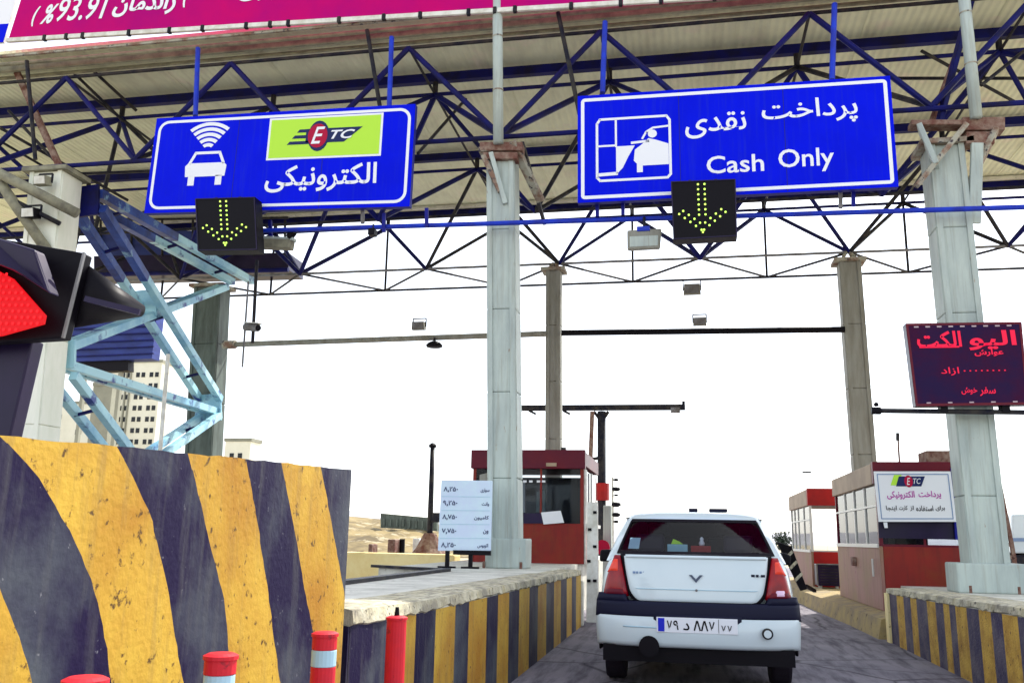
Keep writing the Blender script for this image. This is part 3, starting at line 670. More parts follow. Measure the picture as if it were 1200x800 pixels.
MB().box((-1.93, 3.956, 0), (-1.505, 3.975, 1.485)).build('end_face', 'blk', blk)
MB().box((-1.93, 1.585, 0), (-1.505, 1.62, 1.385)).build('front_face', 'yel2', blk)

# low barriers with the pale capping
def low_barrier(label, X, side, ylist, y0, y1, h, mats, capm, depth, first, hf=None):
    t = thing('striped_barrier', label, 'barrier', (X, (y0+y1)/2, 0))
    f = MB(); hf = hf or (lambda y: h)
    ys = [y0]+ylist+[y1]
    for i in range(len(ys)-1):
        a, b = ys[i], ys[i+1]; n = max(1, int((b-a)/.3))
        for k in range(n):
            p, q = a+(b-a)*k/n, a+(b-a)*(k+1)/n; H0, H1 = hf(p)-.075, hf(q)-.075
            f.add([(X, p, 0), (X, q, 0), (X, p, H0*.5), (X, q, H1*.5), (X, p, H0), (X, q, H1)], [(0,1,3,2), (2,3,5,4)], (first+i) % 2)
    f.build('striped_face', mats, t)
    c = MB(); n = int((y1-y0)/.11); o = []
    for k in range(n+1):
        y = y0+(y1-y0)*k/n; H = hf(y); e = X-side*(.012+rnd.uniform(-.006, .007)); lo = H-.075+rnd.uniform(-.014, .010)
        o += [(X+side*.006, y, lo), (e, y, lo+.012), (e+side*.01, y, H-.01), (X+side*.05, y, H+rnd.uniform(-.004, .004)), (X+side*depth, y, H)]
    c.add(o, [(5*k+j, 5*k+j+1, 5*k+j+6, 5*k+j+5) for k in range(n) for j in range(4)]); c.add(o[:5], [(0,1,2,3,4)]); c.add(o[-5:], [(4,3,2,1,0)])
    c.build('capping', capm, t)
    MB().prism([(X+side*.008, y0+.01, 0), (X+side*.008, y1-.01, 0), (X+side*.008, y1-.01, hf(y1)-.03), (X+side*.008, y0+.01, hf(y0)-.03)], (side*(depth-.02), 0, 0)).build('core', 'conc', t)
    return t
def yb(xs, py, X): return sorted(atx(x, py, X).y for x in xs)
lb = low_barrier('long striped barrier with chipped cream top, left of the white car', -1.5, -1,
                 yb([455, 487, 510, 533, 549, 570, 583, 596, 608, 620, 630, 640, 649, 657, 664, 670, 675], 740, -1.5), 4.05, 13.3, .83, ['yel', 'blk'], 'cap', .34, 1,
                 interp([(4.05, .88), (5.2, .85), (13.3, .78)]))
MB().box((-1.84, 4.03, 0), (-1.502, 4.052, .80)).build('end_face', 'blk', lb)
MB().box((-1.70, 13.3, 0), (-1.47, 13.42, .62)).build('end_buttress', 'conc', lb, bevel=.02)
rb = low_barrier('low barrier with dull yellow and purple black stripes, right of the lane', 2.5, 1,
                 yb([1052, 1060, 1068, 1075, 1087, 1097, 1106, 1113, 1120, 1133, 1147, 1161, 1174, 1192, 1212, 1236, 1265], 720, 2.5), 5.0, 12.7, .68, ['yel2', 'blk2'], 'cap', .45, 0,
                 interp([(5, .80), (7.7, .755), (12.7, .665)]))
MB().box((2.503, 12.702, 0), (2.94, 12.72, .62)).build('end_face', 'conc', rb)
MB().box((2.47, 12.55, .0), (2.53, 12.72, .60)).build('pale_end_strip', 'paleyel', rb)

# sunlit-coloured yellow kerb wall of the next lane on the left
yw = thing('kerb_wall', 'low sun bleached yellow concrete wall across the next lane at the left', 'wall', (-7, 20, 0))
a0, a1 = at(300, 668, 17), at(532, 663, 17)
MB().prism([(a0.x, 17.6, .22), (a1.x, 17, .22), (a1.x, 17, .88), (a0.x, 17.6, .88)], (0, .5, 0)).build('wall', 'paleyel', yw, bevel=.03)
MB().prism([(a0.x, 17.4, -.01), (a1.x+.05, 16.8, -.01), (a1.x+.05, 16.8, .215), (a0.x, 17.4, .215)], (0, .9, 0)).build('base_course', 'conc', yw)

# ------------------------------------------------------------------ flexible posts
def post(px, py, X, top, label, kind):
    p = atx(px, py, X); o = Vector((p.x, p.y, 0)); H = p.z
    t = thing('delineator_post', label, 'post', o, group='flexible posts along the crash block'); r = .043
    MB().lathe(o, [(.11, 0), (.11, .02), (.06, .05), (r, .06)], 20).build('base', 'black', t, smooth=False)
    def tube(z0, z1, m, nm, rr=r): MB().lathe(o+Vector((0, 0, z0)), [(rr, 0), (rr, z1-z0)], 20).build(nm, m, t, smooth=False, bevel=.003)
    if kind == 'bands':
        tube(.06, H-.165, 'reds', 'shaft', r*.97); tube(H-.165, H-.105, 'reds', 'lower_band'); tube(H-.105, H-.05, 'silver', 'reflective_band', r*1.01); tube(H-.05, H-.006, 'reds', 'upper_band')
    elif kind == 'grey':
        tube(.06, H-.045, 'silver', 'shaft', r*.97); tube(H-.045, H-.006, 'reds', 'upper_band')
    else:
        tube(.06, H-.006, 'reds', 'shaft')
    MB().lathe(o+Vector((0, 0, H-.006)), [(r*1.10, 0), (r*1.10, .010), (r*.8, .016), (.012, .018)], 20).build('cap', 'reds', t, smooth=False)
    if kind == 'red': MB().lathe(o+Vector((0, 0, H+.012)), [(.012, 0), (.008, .035)], 8).build('cap_pin', 'black', t)
    return t
post(259, 769, -1.25, 0, 'pale flexible post with red cap, in front of the middle of the crash block', 'grey')
post(381, 743, -1.25, 0, 'flexible post banded red, pale blue and red, next to the crash block end', 'bands')
post(465, 724, -1.25, 0, 'plain red flexible post in front of the low barrier', 'red')
post(100, 798, -1.25, 0, 'flexible post nearest the camera, only its grey and pink cap in view', 'grey')

# ------------------------------------------------------------------ near red lane signal
SX = 2.6
sg = thing('lane_signal', 'black lane signal with glowing red lamp on a dark post at the left edge', 'signal', Vector((-2.2, 2.62, 1.2)))
MB().prism([at(-8, 398, 2.62), at(38, 398, 2.62), at(0, 560, 2.62), at(-42, 560, 2.62)], (0, .06, 0)).build('post', 'purpleblk', sg, bevel=.006)
MB().prism([at(-130, 258, 2.5), at(-20, 276, 2.5), at(98, 296, 2.55), at(72, 396, 2.55), at(-130, 408, 2.5)], (0, .05, 0)).build('housing', 'black', sg, bevel=.006)
MB().prism([at(-130, 250, 2.5), at(-10, 276, 2.44), at(40, 292, 2.42), at(58, 344, 2.44), at(18, 318, 2.40), at(-12, 306, 2.40), at(-130, 296, 2.4)], (0, .055, 0)).build('hood', 'purpleblk', sg, bevel=.008)
c = [at(x, y, 2.485) for x, y in ((-110, 306), (-12, 312), (14, 326), (52, 369), (50, 379), (0, 393), (-110, 400))]
MB().prism(c, (0, .012, 0)).build('red_lamp', 'ledr', sg)
s = MB()
for j in range(12):
    for i in range(24):
        x, y = -104+i*7.2+(j % 2)*3.6, 314+j*7.2
        if x < 12+(y-326)*.86 and y < 392-max(x, 0)*.27 and x < 48 and y > 312+max(0, x)*.6:
            p = at(x, y, 2.480); s.add([p+Vector((.0055*math.cos(R(45*k)), 0, .0055*math.sin(R(45*k)))) for k in range(8)], [tuple(range(8))])
s.build('lamp_dots', 'ledrb', sg)
MB().bar(at(99, 296, 2.545), at(74, 396, 2.545), .008, .01).build('edge_trim', 'steelg', sg)
# hooded rear cone sticking out to the right
p0, p1 = at(88, 346, 2.62), at(166, 364, 2.85)
MB().tube(p0, p1, .115, 20, .022).build('rear_cone', 'black', sg, smooth=True)
MB().bar(at(100, 350, 2.5), at(164, 366, 2.52), .012, .018).build('bracket_arm', 'purpleblk', sg)

# ------------------------------------------------------------------ red text display
qD, dD = board('text_display', 'dark electronic display with glowing red writing in front of the right column', 'display', [at(1073, 476, 12), at(1206, 474, 12), at(1197, 377, 12), at(1061, 379, 12)], t=.16, back='purpleblk', face='ledsb')
s = MB(); qD.border(s, 0, .03, .008, r=.01, asp=.75); s.build('frame', 'redd', dD)
s = MB()
for k in range(9): qD.rect(s, .07+.1*k, .945, .11+.1*k, .962, .012)
for k in range(5): qD.rect(s, .10+.19*k, .030, .14+.19*k, .045, .012)
s.build('trim_lights', 'dimled', dD)
s = MB()
qD.text(s, shape('الکت'), .08, .70, .47, .90, .012, bold=.025); qD.text(s, shape('الیو'), .53, .66, .94, .90, .012, bold=.025)
stroke(qD, s, [(.10, .705), (.44, .705)], .02, .012, .75)
qD.text(s, shape('عوارض'.replace('ض', 'ش')), .57, .585, .82, .67, .012, bold=.03)
qD.text(s, shape('آزاد'.replace('آ', 'ا')), .26, .36, .42, .46, .012, bold=.01)
for k in range(8): qD.rect(s, .46+.05*k, .405, .475+.05*k, .42, .012)
qD.text(s, shape('خوش'), .42, .13, .56, .215, .012, bold=.02); qD.text(s, shape('سفر'), .58, .11, .72, .215, .012, bold=.02)
s.build('lettering', 'ledp', dD)
db = thing('display_bar', 'horizontal dark bar under the red text display', 'bar', at(1110, 481, 12.1))
MB().tube(at(1021, 481, 12.1), at(1300, 484, 12.1), .032, 10).build('bar', 'dark', db)
MB().tube(at(1021, 481, 12.1), at(1032, 481.2, 12.1), .048, 10).build('end_collar', 'black', db)
for x in (1103, 1175): MB().box(at(x, 483, 12.05), at(x, 474, 12.15)+Vector((.05, .05, 0))).build('clamp', 'black', db)
MB().lathe(at(1027, 476, 12.1), [(.02, 0), (.035, .02), (.02, .05)], 8).build('small_sensor', 'black', db)

# ================================================================== BOOTHS
def booth(name, label, x0, x1, y0, y1, z0, zs, zh, zt, low, sidelow, top, sidetop, frame, mull_front=(), mull_side=(), back=True, frontglass=True):
    t = thing(name, label, 'booth', ((x0+x1)/2, (y0+y1)/2, z0)); e = .05
    s = MB(); s.box((x0+e, y0, z0), (x1-.002, y0+e, zs)); s.box((x0+e, y1-e, z0), (x1, y1, zs)); s.box((x1-e, y0+e+.002, z0), (x1, y1-e-.002, zs)); s.build('lower_panel', low, t, bevel=.006)
    MB().box((x0, y0+.001, z0), (x0+e-.002, y1, zs)).build('side_panel', sidelow, t, bevel=.006)
    MB().box((x0+.01, y0+.01, z0-.0), (x1-.01, y1-.01, z0+.04)).build('floor', 'dark', t)
    MB().box((x0-.03, y0-.05, zh), (x1+.03, y0+.09, zt)).build('front_fascia', top, t, bevel=.008)
    MB().box((x0-.035, y0+.092, zh+.0), (x0+.1, y1+.03, zt-.02)).build('side_fascia', sidetop, t, bevel=.008)
    MB().box((x0+.102, y0+.092, zh+.05), (x1+.03, y1+.03, zt-.03)).build('roof', sidetop, t, bevel=.008)
    for x in (x0+.03, x1-.03):
        for y in (y0+.03, y1-.03): MB().box((x-.028, y-.028, zs+.001), (x+.028, y+.028, zh-.001)).build('corner_post', frame, t, bevel=.004)
    s = MB()
    for u in mull_front: x = x0+(x1-x0)*u; s.box((x-.016, y0+.01, zs), (x+.016, y0+.045, zh))
    s.box((x0+.03, y0+.005, zs-.02), (x1-.03, y0+.06, zs+.03)); s.build('front_window_frame', frame if frame != 'alu' else 'alu', t)
    s = MB()
    for u in mull_side: y = y0+(y1-y0)*u; s.box((x0+.005, y-.022, zs), (x0+.045, y+.022, zh))
    s.box((x0-.02, y0+.04, zs-.02), (x0+.07, y1-.03, zs+.035)); s.box((x0+.0, y0+.04, zh-.32), (x0+.05, y1-.03, zh-.29)); s.build('side_window_frame', 'alu', t)
    if frontglass: MB().box((x0+.06, y0+.024, zs+.03), (x1-.06, y0+.03, zh)).build('front_glass', 'glass', t)
    MB().box((x0+.024, y0+.06, zs+.03), (x0+.030, y1-.06, zh)).build('side_glass', 'glass', t)
    if back: MB().box((x0+.06, y1-.045, zs), (x1-.06, y1-.02, zh)).build('rear_wall', 'screen', t)
    if back: MB().box((x1-.03, y0+.06, zs), (x1-.01, y1-.06, zh)).build('blind_wall', 'screen', t)
    return t
Y0 = 15.4
xa, xb = at(553, 600, Y0).x, at(684, 600, Y0).x
zb_, zs_, zh_, zt_ = .80, at(640, 615, Y0).z, at(640, 549, Y0).z, at(640, 527, Y0).z
t = booth('toll_booth', 'brick red toll booth with dark window behind the front left column', xa, xb, Y0, Y0+2.3, zb_, zs_, zh_, zt_, 'redb', 'redb', 'redd', 'redd', 'redb', (.62, .40), (.5,))
# mirrored: the lane side of this booth is its right side
s = MB(); s.box((xb-.0, Y0+.2, zs_), (xb+.03, Y0+.26, zh_)); s.box((xb, Y0+1.1, zs_), (xb+.03, Y0+1.16, zh_)); s.box((xb, Y0+.1, zs_-.02), (xb+.08, Y0+2.2, zs_+.04)); s.build('lane_window_frame', 'alu', t)
MB().box((xb+.002, Y0+.05, zb_), (xb+.03, Y0+.13, zh_)).build('white_jamb', 'pale', t)
q = [at(637, 614, Y0-.03), at(661, 612, Y0-.03), at(657, 598, Y0-.03), at(634, 600, Y0-.03)]
MB().prism(q, (0, .01, 0)).build('notice_paper', 'paper', t)
MB().prism([at(628, 600, Y0+.5), at(639, 600, Y0+.5), at(639, 574, Y0+.5), at(629, 576, Y0+.5)], (0, .1, 0)).build('inside_cabinet', 'colp', t)
MB().prism([at(612, 600, Y0+.4), at(615, 600, Y0+.4), at(615, 564, Y0+.4), at(612, 564, Y0+.4)], (0, .05, 0)).build('inside_curtain', 'paper', t)
for a, b in ((613, 617), (620, 624), (629, 639)): MB().prism([at(a, 565, Y0+.01), at(b, 565, Y0+.01), at(b, 562.5, Y0+.01), at(a, 562.5, Y0+.01)], (0, .01, 0)).build('window_notice', 'paper', t)
MB().prism([at(607, 613, Y0-.02), at(637, 613, Y0-.02), at(634, 601, Y0-.02), at(607, 601, Y0-.02)], (0, .012, 0)).build('counter', 'purpleblk', t)
MB().prism([at(640, 546, Y0-.07), at(652, 546, Y0-.07), at(652, 542, Y0-.07), at(640, 542, Y0-.07)], (0, .05, 0)).build('booth_lamp', 'tan', t)
MB().prism([at(562, 566, Y0-.02), at(578, 566, Y0-.02), at(578, 552, Y0-.02), at(562, 556, Y0-.02)], (0, .01, 0)).build('side_notice', 'colb', t)
p = at(660, 528, Y0); MB().box(p+Vector((-.04, 0, -.02)), p+Vector((.04, .1, .06))).build('roof_sensor', 'dark', t)

# near right booth
xr = at(1138, 620, 14.0).x; Z = lambda y: at(1050, y, 14.0).z
t = booth('toll_booth', 'near right toll booth with maroon front, printed poster and faded pink side', 2.70, xr, 14.0, 17.75, .29, at(1050, 640, 14).z-.0, Z(567)-.0, Z(541), 'redb', 'pinkb', 'redd', 'tan', 'redd', (.5,), (.26, .5, .74), back=False)
MB().prism([at(1030, 630, 13.98), at(1128, 632, 13.98), at(1122, 560, 13.98), at(1026, 560, 13.98)], (0, .02, 0)).build('dark_front_panel', 'purpleblk', t)
MB().prism([at(1120, 632, 13.93), at(1134, 632, 13.93), at(1126, 548, 13.93), at(1114, 548, 13.93)], (0, .04, 0)).build('grey_corner_trim', 'signback', t)
s = MB()
for (ya, yb_, za, zb2) in ((14.6, 14.95, .0, .62), (15.5, 15.75, .0, .8), (16.4, 16.9, .0, .55)):
    z_ = at(1050, 640, 14).z; s.box((3.2, ya, z_-.05), (3.5, yb_, z_+zb2))
s.build('seated_silhouette', 'purpleblk', t)
s = MB(); s.box((3.0, 14.4, 1.05), (3.3, 14.9, 1.35)); s.build('cash_desk', 'dark', t, bevel=.01)
p = at(1106, 541, 14.6); MB().box(p+Vector((-.24, 0, -.03)), p+Vector((.26, .5, .17))).build('roof_box', 'rust', t, bevel=.01)
MB().tube(at(1054, 541, 14.3), at(1052, 508, 14.3), .014, 8).build('antenna', 'rust', t)
MB().tube(at(1052, 516, 14.3), at(1052, 507, 14.3), .026, 8).build('antenna_tip', 'dark', t)
MB().box((2.64, 15.9, .86), (2.70, 16.1, 1.0)).build('side_lock', 'rust', t, bevel=.01)
s = MB(); s.tube((2.66, 14.35, .75), (2.66, 14.35, 1.0), .015, 8); s.build('door_handle', 'alu', t)
# poster on it
qP = Quad(at(1030, 611, 13.86), at(1121, 611, 13.86), at(1114, 552, 13.86), at(1024, 552, 13.86))
o = thing('poster', 'white framed electronic toll poster with green and purple print on the near booth', 'poster', qP.p(.5, 0))
s = MB(); qP.slab(s, .03); s.build('poster_board', 'paper', o)
s = MB(); qP.border(s, .05, .02, .004, r=.01, asp=.66); s.build('border_line', 'badge', o)
s = MB(); qP.poly(s, [(.20, .72), (.26, .93), (.36, .93), (.32, .72)], .004); s.build('green_mark', 'green', o)
s = MB(); qP.poly(s, [(.27, .70), (.32, .90), (.66, .90), (.60, .70)], .006); s.build('logo_bar', 'navyt', o)
s = MB(); qP.poly(s, ell(.44, .80, .055, .12), .008); s.build('logo_disc', 'redl', o)
s = MB(); qP.text(s, 'E', .415, .73, .465, .87, .010, shear=.3); qP.text(s, 'TC', .50, .75, .60, .86, .010, shear=.3); s.build('logo_lettering', 'paper', o)
for wd, a, b in (('الکترونیکی', .14, .50), ('پرداخت', .55, .84)): s = MB(); qP.text(s, shape(wd), a, .44, b, .61, .006, bold=.02); s.build('purple_lettering', 'magt', o)
s = MB()
for wd, a, b in (('برای', .75, .87), ('استفاده', .50, .72), ('از', .42, .47), ('کارت', .28, .39), ('اینجا', .11, .25)): s = MB(); qP.text(s, shape(wd), a, .21, b, .32, .006, bold=.015); s.build('black_lettering', 'black', o)
s = MB(); s.prism([qP.p(.06, -.01, -.01), qP.p(.11, -.01, -.01), qP.p(.11, -.12, -.01), qP.p(.07, -.12, -.01)], (0, .02, 0)); s.build('tape_strip', 'paper', o)

# far red booth with its window air conditioner
zf = lambda y: at(960, y, 21.3).z
t = booth('toll_booth', 'far bright red toll booth with open windows beyond the pink sided booth', 2.68, 4.6, 21.3, 25.0, .28, zf(646), zf(592), zf(572), 'redbr', 'pinkb', 'redbr', 'tan', 'alu', (.35, .52), (.3, .6, .8), back=False, frontglass=False)
t2 = thing('air_conditioner', 'dark air conditioner on a stand in front of the far red booth', 'air conditioner', (3.1, 21.0, .28))
a, b = at(959, 686, 20.6), at(984, 661, 20.6)
MB().box((a.x, 20.6, a.z), (b.x, 21.1, b.z)).build('case', 'purpleblk', t2, bevel=.015)
s = MB()
for k in range(7): z = a.z+.05+(b.z-a.z-.1)*k/6; s.box((a.x+.05, 20.585, z-.008), (b.x-.05, 20.6, z+.008))
s.build('grille', 'dark', t2)
s = MB(); s.bar((a.x-.01, 20.59, a.z), (a.x-.01, 20.59, b.z), .025); s.bar((b.x+.01, 20.59, a.z), (b.x+.01, 20.59, b.z), .025); s.bar((a.x, 20.59, b.z), (b.x, 20.59, b.z), .025); s.build('frame', 'steelg', t2)
s = MB()
for x in (a.x+.06, b.x-.06): s.box((x-.03, 20.7, .285), (x+.03, 20.8, a.z))
s.build('stand', 'pale', t2)

# price board
qK = Quad(at(513, 645, 12.0), at(575, 645, 12.0), at(577, 563, 12.0), at(517, 562, 12.0))
o = thing('price_board', 'pale blue white price board with five rows of Persian figures beside the column', 'sign', Vector((qK.p(.5, 0).x, 12, .8)))
s = MB(); qK.slab(s, .035); s.build('board', 'boardp', o, bevel=.006)
for k, (a_, b_) in enumerate((('۸٫۲۵۰', 'سواری'), ('۹٫۲۵۰', 'وانت'), ('۸٫۷۵۰', 'کامیون'), ('۷٫۷۵۰', 'ون'), ('۸٫۲۵۰', 'اتوبوس'))):
    v = .86-.197*k; L = (.17, .14, .28, .10, .20)[k]
    s = MB(); qK.text(s, a_, .06, v-.035, .34, v+.045, .006, bold=.02); s.build('lettering', 'navyt', o)
    s = MB(); qK.text(s, shape(b_), .95-L, v-.035, .95, v+.03, .006, bold=.02); s.build('lettering', 'navyt', o)
s = MB()
for k in range(4): v = .765-.197*k; qK.rect(s, .03, v-.004, .97, v+.004, .005)
s.build('row_lines', 'silver', o)
s = MB()
for u in (.18, .62): p = qK.p(u, 0, -.02); s.bar(p, (p.x, 12.02, .80), .05); s.bar((p.x-.12, 12.0, .81), (p.x+.12, 12.0, .81), .05, .03)
s.box((qK.p(.3, 0).x, 11.98, qK.p(.3, 0).z-.05), (qK.p(1, 0).x, 12.04, qK.p(1, 0).z+.0)); s.build('stand', 'black', o)

# post with cone shaped base left of the price board
p = at(503, 648, 19); h = at(507, 523, 19)
o = thing('pole', 'thin dark pole on a rusty brown cone base left of the price board', 'pole', Vector((p.x, 19, 0)))
MB().tube((p.x, 19, .4), h, .07, 10, .05).build('shaft', 'dark', o, smooth=True)
MB().lathe((p.x, 19, 0), [(.42, 0), (.40, .85), (.30, p.z+.1), (.15, p.z+.38), (.12, p.z+.42)], 10).build('base_cone', 'rust', o)
MB().lathe(h, [(.08, -.02), (.09, .03), (.03, .08)], 10).build('cap', 'black', o)
q_ = at(512, 606, 18.9); MB().box(q_-Vector((.12, 0, .1)), q_+Vector((.06, .1, .1))).build('control_box', 'dark', o, bevel=.01)

# T-shaped gantry mast
m0 = at(705, 655, 24)
o = thing('sensor_mast', 'dark T shaped mast with a long horizontal arm behind the left booth', 'mast', Vector((m0.x, 24, 0)))
MB().tube((m0.x, 24, 0), at(705, 482, 24), .115, 14).build('mast', 'dark', o, smooth=True)
MB().bar(at(608, 478, 24), at(803, 477, 24), .13, .15).build('arm', 'dark', o, bevel=.01)
MB().bar(at(696, 482, 24), at(705, 494, 24), .08).build('gusset', 'dark', o); MB().bar(at(713, 482, 24), at(705, 494, 24), .08).build('gusset', 'dark', o)
MB().tube(at(801, 478, 24), at(801, 470, 24), .04, 8).build('arm_sensor', 'black', o)
MB().tube(at(786, 480, 24), at(797, 480, 24), .09, 8).build('arm_sensor', 'steelg', o)
for x in (628, 668): MB().bar(at(x, 485, 24), at(x-8, 481, 24), .06).build('small_bracket', 'dark', o)
MB().tube(at(694, 482, 23.8), at(692, 540, 23.8), .06, 10).build('drop_tube', 'rust', o); MB().bar(at(691, 538, 23.8), at(704, 536, 23.9), .08).build('tube_bracket', 'dark', o)
MB().tube(at(705, 586, 23.9), at(705, 566, 23.9), .2, 14).build('red_collar', 'redbr', o)
o = thing('lane_light_pole', 'thin white pole with four small dark lamp heads between booth and car', 'signal', at(719, 690, 22)); o.location.z = 0
x_ = at(719, 600, 22).x; MB().tube((x_-.02, 22, 0), (x_-.02, 22, at(719, 559, 22).z), .03, 8).build('pole', 'pale', o)
for y_, r_ in ((562, .05), (573, .08), (580, .04), (591, .09), (603, .08), (611, .05)):
    MB().lathe(at(722, y_, 21.95)+Vector((0, 0, -r_*.6)), [(r_*.6, 0), (r_*1.3, r_*.4), (r_*1.2, r_), (r_*.5, r_*1.3)], 10).build('lamp_head', 'black', o)
o = thing('lane_post', 'pale green box post with a red disc at its foot, just left of the car', 'post', Vector((at(711, 640, 19).x, 19, 0)))
MB().prism([at(706, 690, 19), at(717, 690, 19), at(716, 592, 19), at(707, 592, 19)], (0, .15, 0)).build('post', 'colp', o, bevel=.01)
MB().tube(at(706, 641, 18.8), at(706, 641, 18.9)+Vector((0, .05, 0)), .15, 16).build('red_disc', 'redl', o)
o = thing('perforated_post', 'white post with black holes at the end of the low barrier', 'post', Vector((at(692, 660, 14).x, 14, 0)))
MB().prism([at(687, 735, 14), at(701, 737, 14), at(700, 588, 14), at(688, 588, 14)], (0, .12, 0)).build('post', 'pale', o, bevel=.008)
for x, y in ((690, 657), (690, 680), (697, 680), (691, 620), (697, 600), (697, 640)): MB().lathe(at(x, y, 13.99), [(.028, -.02), (.028, .02)], 8).build('hole_plug', 'black', o)

# leaning hazard board by the right kerb
o = thing('hazard_board', 'black board with pale slanted stripes leaning by the booth kerb right of the car', 'hazard board', Vector((1.95, 16, 0)))
MB().prism([at(938, 692, 15.5), at(946, 690, 15.5), at(928, 640, 15.9), at(910, 634, 15.9)], (0, .06, 0)).build('board', 'black', o, bevel=.01)
for (x, y) in ((924, 648), (929, 660), (935, 674)): MB().prism([at(x-4, y+4, 15.45), at(x-2, y+7, 15.45), at(x+6, y-1, 15.45), at(x+4, y-4, 15.45)], (0, .01, 0)).build('stripe', 'cap', o)
MB().bar(at(944, 686, 15.8), at(955, 692, 16.2), .05).build('rear_leg', 'dark', o)
o = thing('bush', 'small dark green shrub beyond the right side of the white car', 'bush', at(916, 636, 34)); o.location.z = 0
s = MB(); c = at(916, 633, 34)
for k in range(700):
    v = Vector((rnd.gauss(0, .17), rnd.gauss(0, .17), rnd.gauss(0, .14))); a = Vector((rnd.uniform(-1, 1), rnd.uniform(-1, 1), rnd.uniform(-1, 1)))*.08; b = Vector((rnd.uniform(-1, 1), rnd.uniform(-1, 1), rnd.uniform(-1, 1)))*.08
    s.add([c+v, c+v+a, c+v+b], [(0, 1, 2)])
K['leaf'] = mat('dark_leaves', (.035, .06, .03), .7, col2=(.02, .03, .02)); s.build('foliage', 'leaf', o); MB().tube((c.x, 34, 0), c, .04, 8).build('stem', 'dark', o)
p = at(945, 553, 60); o = thing('street_lamp', 'tiny distant street lamp above the far red booth', 'street lamp', Vector((p.x, 60, 0)))
MB().tube((p.x+1.0, 60, 0), p+Vector((1.0, 0, -.05)), .012, 6).build('pole', 'pale', o); MB().bar(p+Vector((-.25, 0, 0)), p+Vector((.28, 0, 0)), .16, .10).build('lamp_head', 'dark', o); MB().bar(p, p+Vector((1.0, 0, -.02)), .02).build('arm', 'pale', o)

# right edge: rusty lattice post and a white lorry body behind
o = thing('rusty_post', 'rusty brown lattice post with a bent top right of the right column', 'post', Vector((at(1190, 660, 14.5).x, 14.5, 0)))
A1 = [(1194, 690), (1186, 640), (1178, 600), (1172, 570), (1166, 552), (1160, 542)]
s = MB()
for (a, b), (c, d_) in zip(A1[:-1], A1[1:]): s.bar(at(a, b, 14.5), at(c, d_, 14.5), .05); s.bar(at(a-9, b, 14.5), at(c-9, d_+2, 14.5), .05)
s.build('stiles', 'rust', o)
s = MB()
for k in range(9):
    y = 560+k*15; x = 1163+(y-552)*.222; s.bar(at(x-5, y, 14.5), at(x+6, y+5, 14.5), .04)
s.build('lacing', 'rust', o)
o = thing('lorry', 'pale blue white lorry body at the right edge of the frame', 'lorry', Vector((at(1215, 650, 26).x, 26, 0)))
MB().prism([at(1186, 648, 26), at(1290, 648, 26), at(1290, 596, 26), at(1186, 602, 26)], (0, 5, 0)).build('cargo_body', 'carw', o, bevel=.05)
MB().prism([at(1188, 664, 26.05), at(1290, 664, 26.05), at(1290, 650, 26.05), at(1188, 650, 26.05)], (0, 5, 0)).build('chassis', 'dark', o)
MB().prism([at(1186, 630, 25.97), at(1290, 630, 25.97), at(1290, 634, 25.97), at(1186, 634, 25.97)], (0, .02, 0)).build('side_stripe', 'badge', o)
for dx in (.5, 1.9): MB().tube((at(1188, 650, 26).x+dx, 26.0, .45), (at(1188, 650, 26).x+dx, 26.35, .45), .45, 18).build('wheel', 'rubber', o)

# far left buildings
def tower(name, label, px0, px1, ytop, Y, m, rows, cols, gap=(0, 0), depth=14, wy0=None, dy=None, ww=.32):
    a, b = at(px0, ytop, Y), at(px1, ytop, Y); o = thing(name, label, 'building', Vector(((a.x+b.x)/2, Y, 0)))
    MB().box((a.x, Y, 0), (b.x, Y+depth, a.z)).build('wall', m, o)
    MB().box((a.x-.2, Y-.15, a.z+.003), (b.x+.2, Y+depth+.2, a.z+.6)).build('parapet', 'wallg', o)
    W = (b.x-a.x); dz = dy or 3.2
    for i in range(rows):
        z = a.z-2.6-i*dz
        for u in cols:
            x = a.x+W*u; MB().box((x-W*ww/len(cols)*.5, Y-.08, z-.5), (x+W*ww/len(cols)*.5, Y+.3, z+.5)).build('window', 'win', o)
    return o, a, b
o, a, b = tower('apartment_tower', 'cream apartment tower with paired dark windows seen through the blue bracing', 112, 190, 426, 170, 'wallw', 10, (.10, .22, .44, .52, .66, .74, .86, .94), ww=.42, depth=5, dy=2.35)
for u in (.42, .50, .56): x = a.x+(b.x-a.x)*u; MB().box((x-.15, 169.7, 0), (x+.15, 170.3, a.z-.5)).build('pilaster', 'wallg', o)
s = MB(); s.box((a.x+2, 174, a.z+.61), (a.x+5, 178, a.z+3)); s.build('lift_housing', 'wallw', o)
tower('apartment_tower', 'lower cream apartment block behind the base of the cream column', 26, 108, 474, 165, 'wallw', 6, (.2, .3, .45, .55, .85), ww=.42, depth=5)
tower('office_block', 'grey olive slab building between the cream towers', 110, 132, 452, 150, 'wallg', 0, (.5,), depth=3)
tower('low_building', 'small distant building just above the crash block, right of the dark green column', 264, 294, 517, 150, 'wallw', 2, (.3, .62), dy=2.6, depth=4)
o = thing('blue_shed', 'blue corrugated cladding panel high behind the bracing', 'building', Vector((at(130, 400, 48).x, 48, 0)))
MB().prism([at(74, 424, 48), at(178, 420, 48), at(184, 366, 48), at(74, 372, 48)], (0, .8, 0)).build('cladding', 'bluew', o)
MB().prism([at(92, 436, 48.2), at(150, 434, 48.2), at(150, 421, 48.2), at(92, 422, 48.2)], (0, .6, 0)).build('dark_soffit', 'black', o)
for x in (100, 142): MB().bar(at(x, 436, 48.5), (at(x, 436, 48.5).x, 48.5, 0), .22).build('support_leg', 'wallg', o)
s = MB()
for k in range(6): s.bar(at(76, 378+k*8, 47.9), at(180, 374+k*8, 47.9), .10, .06)
s.build('cladding_rib', 'navy', o)

